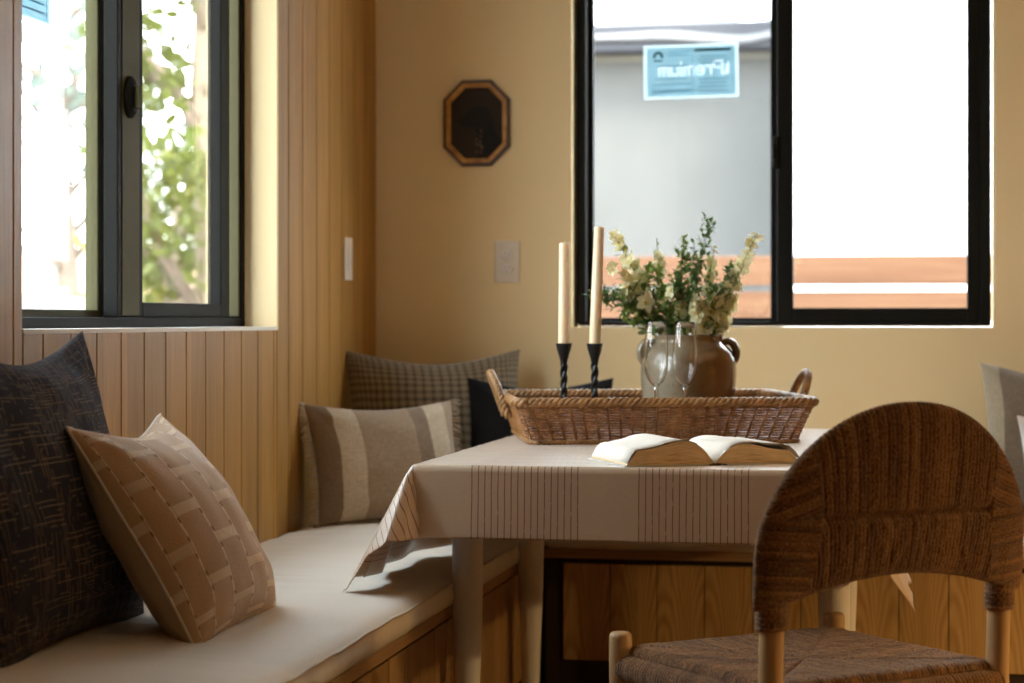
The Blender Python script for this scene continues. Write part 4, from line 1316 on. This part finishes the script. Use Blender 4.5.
    for sx in (-1, 1):   # rope sleeves round the posts under the arch
        m = MB(); R, A = 90, 28
        def P(i, j):
            z = lerp(.527, .655, i/(R-1)); a = 2*PI*j/A
            r = .0268 + .0016*abs(math.sin(PI*(z+a*pitch/(2*PI))/pitch)) + .001*noise.noise(Vector((a*3, z*200, sx)))
            if i == 0: r = .021
            return (sx*(HW+.001)+r*1.05*math.cos(a), -D2-.004-.10*max(0, z-.55)+r*.85*math.sin(a), z)
        m.grid(P, R, A, cv=True, flip=True, uvfn=lambda i, j: ((i/(R-1)*.128)/pitch+50, j/A*.17))
        m.build('rope_sleeve', M['rope'], t)
    # loose fibres standing off the rope
    m = MB()
    for k in range(7500):
        if k % 5 < 3:
            s = random.uniform(-1,1); v = random.random()
            if random.random() < .45: v = 1-random.random()**3*.15
            z = lerp(zlow(s), ztop(s), v); w = 2*v-1; sd = random.choice((1,-1))
            e = max(0, 1-abs(w)**3)**.5*max(0, 1-abs(s)**9)**.5
            p = Vector((s*BW, yc(s, z)-sd*.021*e, z)); nrm = Vector((s*.5*(1-e), -sd*max(.15, e), w*(1-e))).normalized()
        else:
            u_, v_ = random.uniform(-1,1), random.uniform(-1,1)
            if random.random() < .3: u_ = random.choice((-1,1))
            elif random.random() < .3: v_ = random.choice((-1,1))
            edge = min(1-abs(u_), 1-abs(v_)); roll = min(1, edge/.09)
            p = Vector((u_*wx, v_*wy, SH-.010*(1-u_*u_)*(1-v_*v_)-.016*(1-math.sqrt(max(0, 1-(1-roll)**2))))); nrm = Vector((u_*.5 if roll < 1 else 0, v_*.5 if roll < 1 else 0, 1)).normalized()
        d = (nrm*.8+rv()*.9).normalized(); L = random.uniform(.003,.0085); sd_ = d.orthogonal().normalized()*.00045
        a_, b_, c_ = m.vert(p-sd_), m.vert(p+sd_), m.vert(p+d*L); m.face((a_, b_, c_))
    o = m.build('rope_fibres', M['rope_fib'], t, smooth=False); o['kind'] = 'stuff'; o['label'] = 'short loose fibres standing off the rope'
chair()

# ------------------------------------------------------------------ outdoors
GZ = -.45
struct(MB().box(-60, 60, -40, 70, GZ-.1, GZ).build('ground', M['ground'], smooth=False))
# cedar fence behind the back window
t = thing('cedar_fence', 'horizontal cedar board fence outside behind the back window', 'fence', (0, 3.2, GZ))
z = 1.331-GZ
BH, GAP = .134, .027
k = 0
while z-BH > .05:
    a = MB(); a.box(-1.2, 5.5, -.01, .01, z-BH, z)
    a.build('board', M['cedar'], t, smooth=False, bevel=.003)
    z -= BH+GAP; k += 1
for x in (-1.15, .62, 2.4, 4.2, 5.45):
    boxes((x-.045, x+.045, .011, .10, 0, 1.331-GZ-.01)).build('post', M['cedar'], t, smooth=False, bevel=.003)
# neighbour building: stucco part with fascia and sheeted roof, white taller wing in front of it to the right
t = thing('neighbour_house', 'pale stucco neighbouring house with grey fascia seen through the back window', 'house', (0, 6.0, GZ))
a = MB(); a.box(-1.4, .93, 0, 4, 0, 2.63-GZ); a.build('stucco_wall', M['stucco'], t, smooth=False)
a = MB(); a.box(-1.5, .93, -.02, .1, 2.595-GZ, 2.632-GZ); a.build('glare_strip', M['glare_cream'], t, smooth=False)  # cream strip standing in for glare along the top of the stucco
a = MB(); a.box(-1.5, .93, -.20, .3, 2.632-GZ, 2.79-GZ); a.build('fascia', M['fascia'], t, smooth=False, bevel=.01)
a = MB()
def tarp(i, j):
    u, v = i/50, j/30
    x = lerp(-1.5, .93, u); y = lerp(-.24, 3.8, v); 
    return (x, y, 2.79-GZ+.45*v + .05*noise.noise(Vector((x*2.2, y*1.6, 0))) + (-.05-.06*math.sin(x*2.1+.7)**2 if j == 0 else .03))
a.grid(tarp, 51, 31); o = a.build('roof_sheet', M['tarp'], t)
s_ = o.modifiers.new('s', 'SOLIDIFY'); s_.thickness = .02
t = thing('white_wing', 'tall plain white building wall filling the right pane of the back window', 'building', (0, 5.2, GZ))
a = MB(); a.box(.94, 5.5, 0, 5, 0, 6.5); a.build('painted_wall', M['white_wall'], t, smooth=False)
a = MB(); a.box(.90, 5.55, -.05, 5.05, 6.5, 6.62); a.build('parapet_cap', M['white_wall'], t, smooth=False)

# trees beyond the left window
def tree(label, loc, h, crown_r, n, mat, seed, low=.25, leaf=.10, shape=1.0):
    random.seed(seed)
    t = thing('tree', label, 'tree', (loc[0], loc[1], GZ))
    m = MB(); m.tube([(0,0,0),(.05,.02,h*.35),(-.04,.05,h*.62),(0,0,h*.9)], [.14,.11,.07,.02], 10)
    tips = []
    for k in range(14):
        a = random.uniform(0, 2*PI); z0 = h*random.uniform(low, .8); r = crown_r*random.uniform(.5,1)*(1-.4*abs(z0/h-.55))
        e = Vector((r*math.cos(a), r*math.sin(a), z0+h*random.uniform(.05,.2)))
        m.tube([(0,0,z0), tuple(Vector((0,0,z0)).lerp(e, .5)+rv()*.08), tuple(e)], [.045,.03,.012], 6); tips.append(e); tips.append(e*.6+Vector((0,0,z0*.4)))
    tips.append(Vector((0,0,h*.95)))
    m.build('trunk', M['bark'], t)
    f = MB()
    for k in range(n):
        c = random.choice(tips) + Vector((random.gauss(0,1), random.gauss(0,1), random.gauss(0,.8)))*crown_r*.22*shape
        leaf_into(f, c, rv()+Vector((0,0,-.3)), rv(), leaf*random.uniform(.7,1.3), leaf*.6)
    f.build('foliage', mat, t)
tree('tall green tree outside, nearest in the wood wall window, right pane', (-2.42, 5.2), 4.6, .72, 1500, M['tree_leaf'], 11, .30, .11, .8)
tree('small yellow green tree outside, lower in the wood wall window, right pane', (-3.42, 7.4), 2.7, .62, 700, M['tree_leaf_y'], 12, .35, .10, .8)
tree('far tree outside with leaves coloured pale for haze, in the wood wall window, left pane', (-5.7, 10.6), 5.2, 1.2, 760, M['tree_leaf_hazed'], 13, .3, .16, .9)
tree('sparse tree furthest left, leaves coloured pale for haze, in the wood wall window, left pane', (-9.4, 13.0), 6.2, 1.5, 700, M['tree_leaf_hazed'], 14, .35, .16, .9)
tree('distant green tree behind the others, in the wood wall window, right pane', (-4.9, 14.6), 4.6, 1.3, 700, M['tree_leaf'], 15, .3, .15, .9)
# hedge row
f = MB(); random.seed(21)
for k in range(1700):
    s = random.random(); p = Vector((lerp(-6.6, -3.3, s), lerp(12.0, 12.6, random.random()), GZ+random.random()**.7*1.75))
    leaf_into(f, p, rv(), rv(), .13, .08)
for s in range(20): 
    x = lerp(-6.6, -3.3, s/19); f.tube([(x, 12.4, GZ), (x+.05, 12.42, GZ+.9)], [.03,.012], 6)
o = f.build('hedge', M['hedge']); tag(o, 'low yellow green hedge far outside beyond the trees', 'hedge')
# distant house with tiled roof
t = thing('distant_house', 'distant beige house with terracotta roof low in the left pane of the wood wall window', 'house', (-8.0, 16.6, GZ))
boxes((-2.2, 2.2, -1.6, 1.6, 0, 1.75)).build('wall', M['house_wall'], t, smooth=False)
a = MB(); r = [a.vert(p) for p in ((-2.5,-1.9,1.75),(2.5,-1.9,1.75),(2.5,1.9,1.75),(-2.5,1.9,1.75),(-1.2,0,2.35),(1.2,0,2.35))]
for q in ((0,1,5,4),(1,2,5),(2,3,4,5),(3,0,4),(0,3,2,1)): a.face([r[i] for i in q])
a.build('roof', M['roof_tile'], t, smooth=False)
for x in (-1.2, .9): boxes((x-.4, x+.4, -1.63, -1.6, .6, 1.35)).build('window', M['car_glass'], t, smooth=False)
# parked white car
def car(label, loc, rz):
    t = thing('parked_car', label, 'car', (loc[0], loc[1], GZ), rz); t.scale = (1, 1, 1.14)
    prof = [(-2.1,.35),(-2.12,.62),(-2.0,.82),(-1.55,.90),(-1.05,.95),(-.45,1.36),(.15,1.45),(.9,1.42),(1.45,1.08),(1.9,.98),(2.1,.85),(2.14,.5),(2.1,.32)]
    m = MB(); ys = [(-.80,.90),(-.86,1.0),(-.5,1.0),(0,1.01),(.5,1.0),(.86,1.0),(.80,.90)]
    ids = [[m.vert((x, y*(1-.16*max(0, z-.9)/.5), .32+(z-.32)*(k if z > .9 else 1))) for (x, z) in prof] for y, k in ys]
    for i in range(len(ys)-1):
        for j in range(len(prof)-1): m.face((ids[i][j], ids[i][j+1], ids[i+1][j+1], ids[i+1][j]))
        m.face((ids[i][0], ids[i+1][0], ids[i+1][-1], ids[i][-1]))
    m.face(ids[0]); m.face(list(reversed(ids[-1])))
    m.build('body', M['car_paint'], t, auto=35)
    for sg in (-1, 1):
        w = MB(); q = [w.vert((x, sg*y, z)) for x, y, z in ((-.85,.84,.98),(-.35,.79,1.28),(.8,.785,1.30),(1.2,.835,1.0))]; w.face(q if sg < 0 else q[::-1])
        w.build('side_window', M['car_glass'], t, smooth=False)
        for x in (-1.35, 1.35):
            w = MB(); w.lathe([(0,-.1),(.30,-.1),(.33,-.06),(.33,.06),(.30,.1),(.19,.1),(.17,.07),(0,.07)], 28)
            w.v = [(a_, sg*c_, b_) for a_, b_, c_ in w.v]
            w.build('wheel', M['rubber'], t, auto=40, loc=(x, sg*.80, .33))
car('white parked car outside, low in the left pane of the wood wall window', (-4.35, 5.2), math.radians(62))
car('white parked car further back, low in the right pane of the wood wall window', (-4.6, 9.6), math.radians(15))

# ------------------------------------------------------------------ light
w = bpy.data.worlds.new('World'); SC.world = w; w.use_nodes = True
nt = w.node_tree; bg = nt.nodes['Background']
tc = nt.nodes.new('ShaderNodeTexCoord'); sp = nt.nodes.new('ShaderNodeSeparateXYZ'); nt.links.new(tc.outputs['Generated'], sp.inputs[0])
rp = nt.nodes.new('ShaderNodeValToRGB'); nt.links.new(sp.outputs['Z'], rp.inputs[0])
rp.color_ramp.elements[0].color = (.95,.98,1.0,1); rp.color_ramp.elements[1].color = (.74,.86,1.0,1); rp.color_ramp.elements[1].position = .8
nt.links.new(rp.outputs[0], bg.inputs['Color']); bg.inputs['Strength'].default_value = 13

sun = bpy.data.lights.new('sun', 'SUN'); sun.energy = 14; sun.angle = math.radians(14); sun.color = (1,.93,.82)
so = bpy.data.objects.new('sun', sun); COL.objects.link(so); so.rotation_euler = Vector((-.35, .55, -1.0)).to_track_quat('-Z', 'Y').to_euler()

def portal(loc, rot, sx, sy):
    l = bpy.data.lights.new('daylight_portal', 'AREA'); l.shape = 'RECTANGLE'; l.size = sx; l.size_y = sy; l.cycles.is_portal = True
    o = bpy.data.objects.new('daylight_portal', l); COL.objects.link(o); o.location = loc; o.rotation_euler = rot
portal((-.182, (WY0+WY1)/2, (ZS+WZ1)/2), Vector((1,0,0)).to_track_quat('-Z', 'Y').to_euler(), 1.5, 1.2)
portal(((BX0+BX1)/2, .14, (ZS+WZ1)/2), Vector((0,-1,0)).to_track_quat('-Z', 'Y').to_euler(), 1.22, 1.2)

# ceiling downlights added out of view as warm fill
def downlight(label, x, y, e, c=(1,.70,.40)):
    t = thing('added_downlight', label, 'ceiling light', (x, y, CH), 0)
    m = MB(); m.lathe([(.045,-.001),(.075,-.001),(.08,-.004),(.075,-.008),(.05,-.008),(.045,-.001)], 32); m.build('trim_ring', M['lamp_metal'], t)
    m = MB(); m.lathe([(0,-.002),(.045,-.002)], 32); m.build('diffuser', m_emit('warm_lamp_glow', c, 6), t)
    l = bpy.data.lights.new('downlight_fill', 'AREA'); l.shape = 'DISK'; l.size = .35; l.energy = e; l.color = c
    o = bpy.data.objects.new('downlight_fill', l); COL.objects.link(o); o.parent = t; o.location = (0,0,-.02)
downlight('added ceiling downlight, warm fill over the dining side of the room', 3.3, -4.2, 4)
downlight('added ceiling downlight, warm fill behind the camera', 2.2, -6.6, 5)
# floor lamp added beyond the right edge of the view to warm the bench front
t = thing('added_floor_lamp', 'added floor lamp with drum shade, out of view right of the table', 'lamp', (3.30, -2.05, 0))
m = MB(); m.lathe([(0,0),(.15,0),(.152,.008),(.145,.016),(.03,.024),(.014,.03),(0,.03)], 40); m.build('base', M['black_iron'], t, auto=40)
m = MB(); m.lathe([(.011,.028),(.011,.84),(.016,.845),(.016,.868),(0,.868)], 16); m.build('pole', M['black_iron'], t, auto=40)
n_ = NT('lamp_shade_fabric'); n_.col((.8,.62,.4)); n_.p(Roughness=.9)
tl = n_.n('BsdfTranslucent'); tl.inputs[0].default_value = (.85,.6,.3,1); mx = n_.n('MixShader'); mx.inputs[0].default_value = .85
n_.l(n_.b.outputs[0], mx.inputs[1]); n_.l(tl.outputs[0], mx.inputs[2]); n_.l(mx.outputs[0], n_.out.inputs['Surface'])
m = MB(); m.lathe([(.20,.865),(.16,1.12)], 48); o = m.build('shade', n_.m, t)
s_ = o.modifiers.new('s', 'SOLIDIFY'); s_.thickness = .002
m = MB(); m.lathe([(0,.868),(.014,.869),(.016,.878),(.030,.905),(.026,.935),(0,.955)], 20); m.build('bulb', m_emit('warm_bulb_glow', (1,.66,.27), 20), t)
l = bpy.data.lights.new('added_lamp_light', 'POINT'); l.energy = 150; l.color = (1,.66,.27); l.shadow_soft_size = .05
o = bpy.data.objects.new('added_lamp_light', l); COL.objects.link(o); o.parent = t; o.location = (.0,0,.905)

vs = SC.view_settings
vs.view_transform = 'Standard'; vs.look = 'None'; vs.gamma = 1; vs.use_curve_mapping = False; vs.exposure = 0.2
SC.cycles.use_denoising = True
SC.cycles.max_bounces = 10; SC.cycles.diffuse_bounces = 6; SC.cycles.transparent_max_bounces = 16; SC.cycles.transmission_bounces = 10
SC.cycles.sample_clamp_indirect = 6
SC.cycles.caustics_reflective = False; SC.cycles.caustics_refractive = False
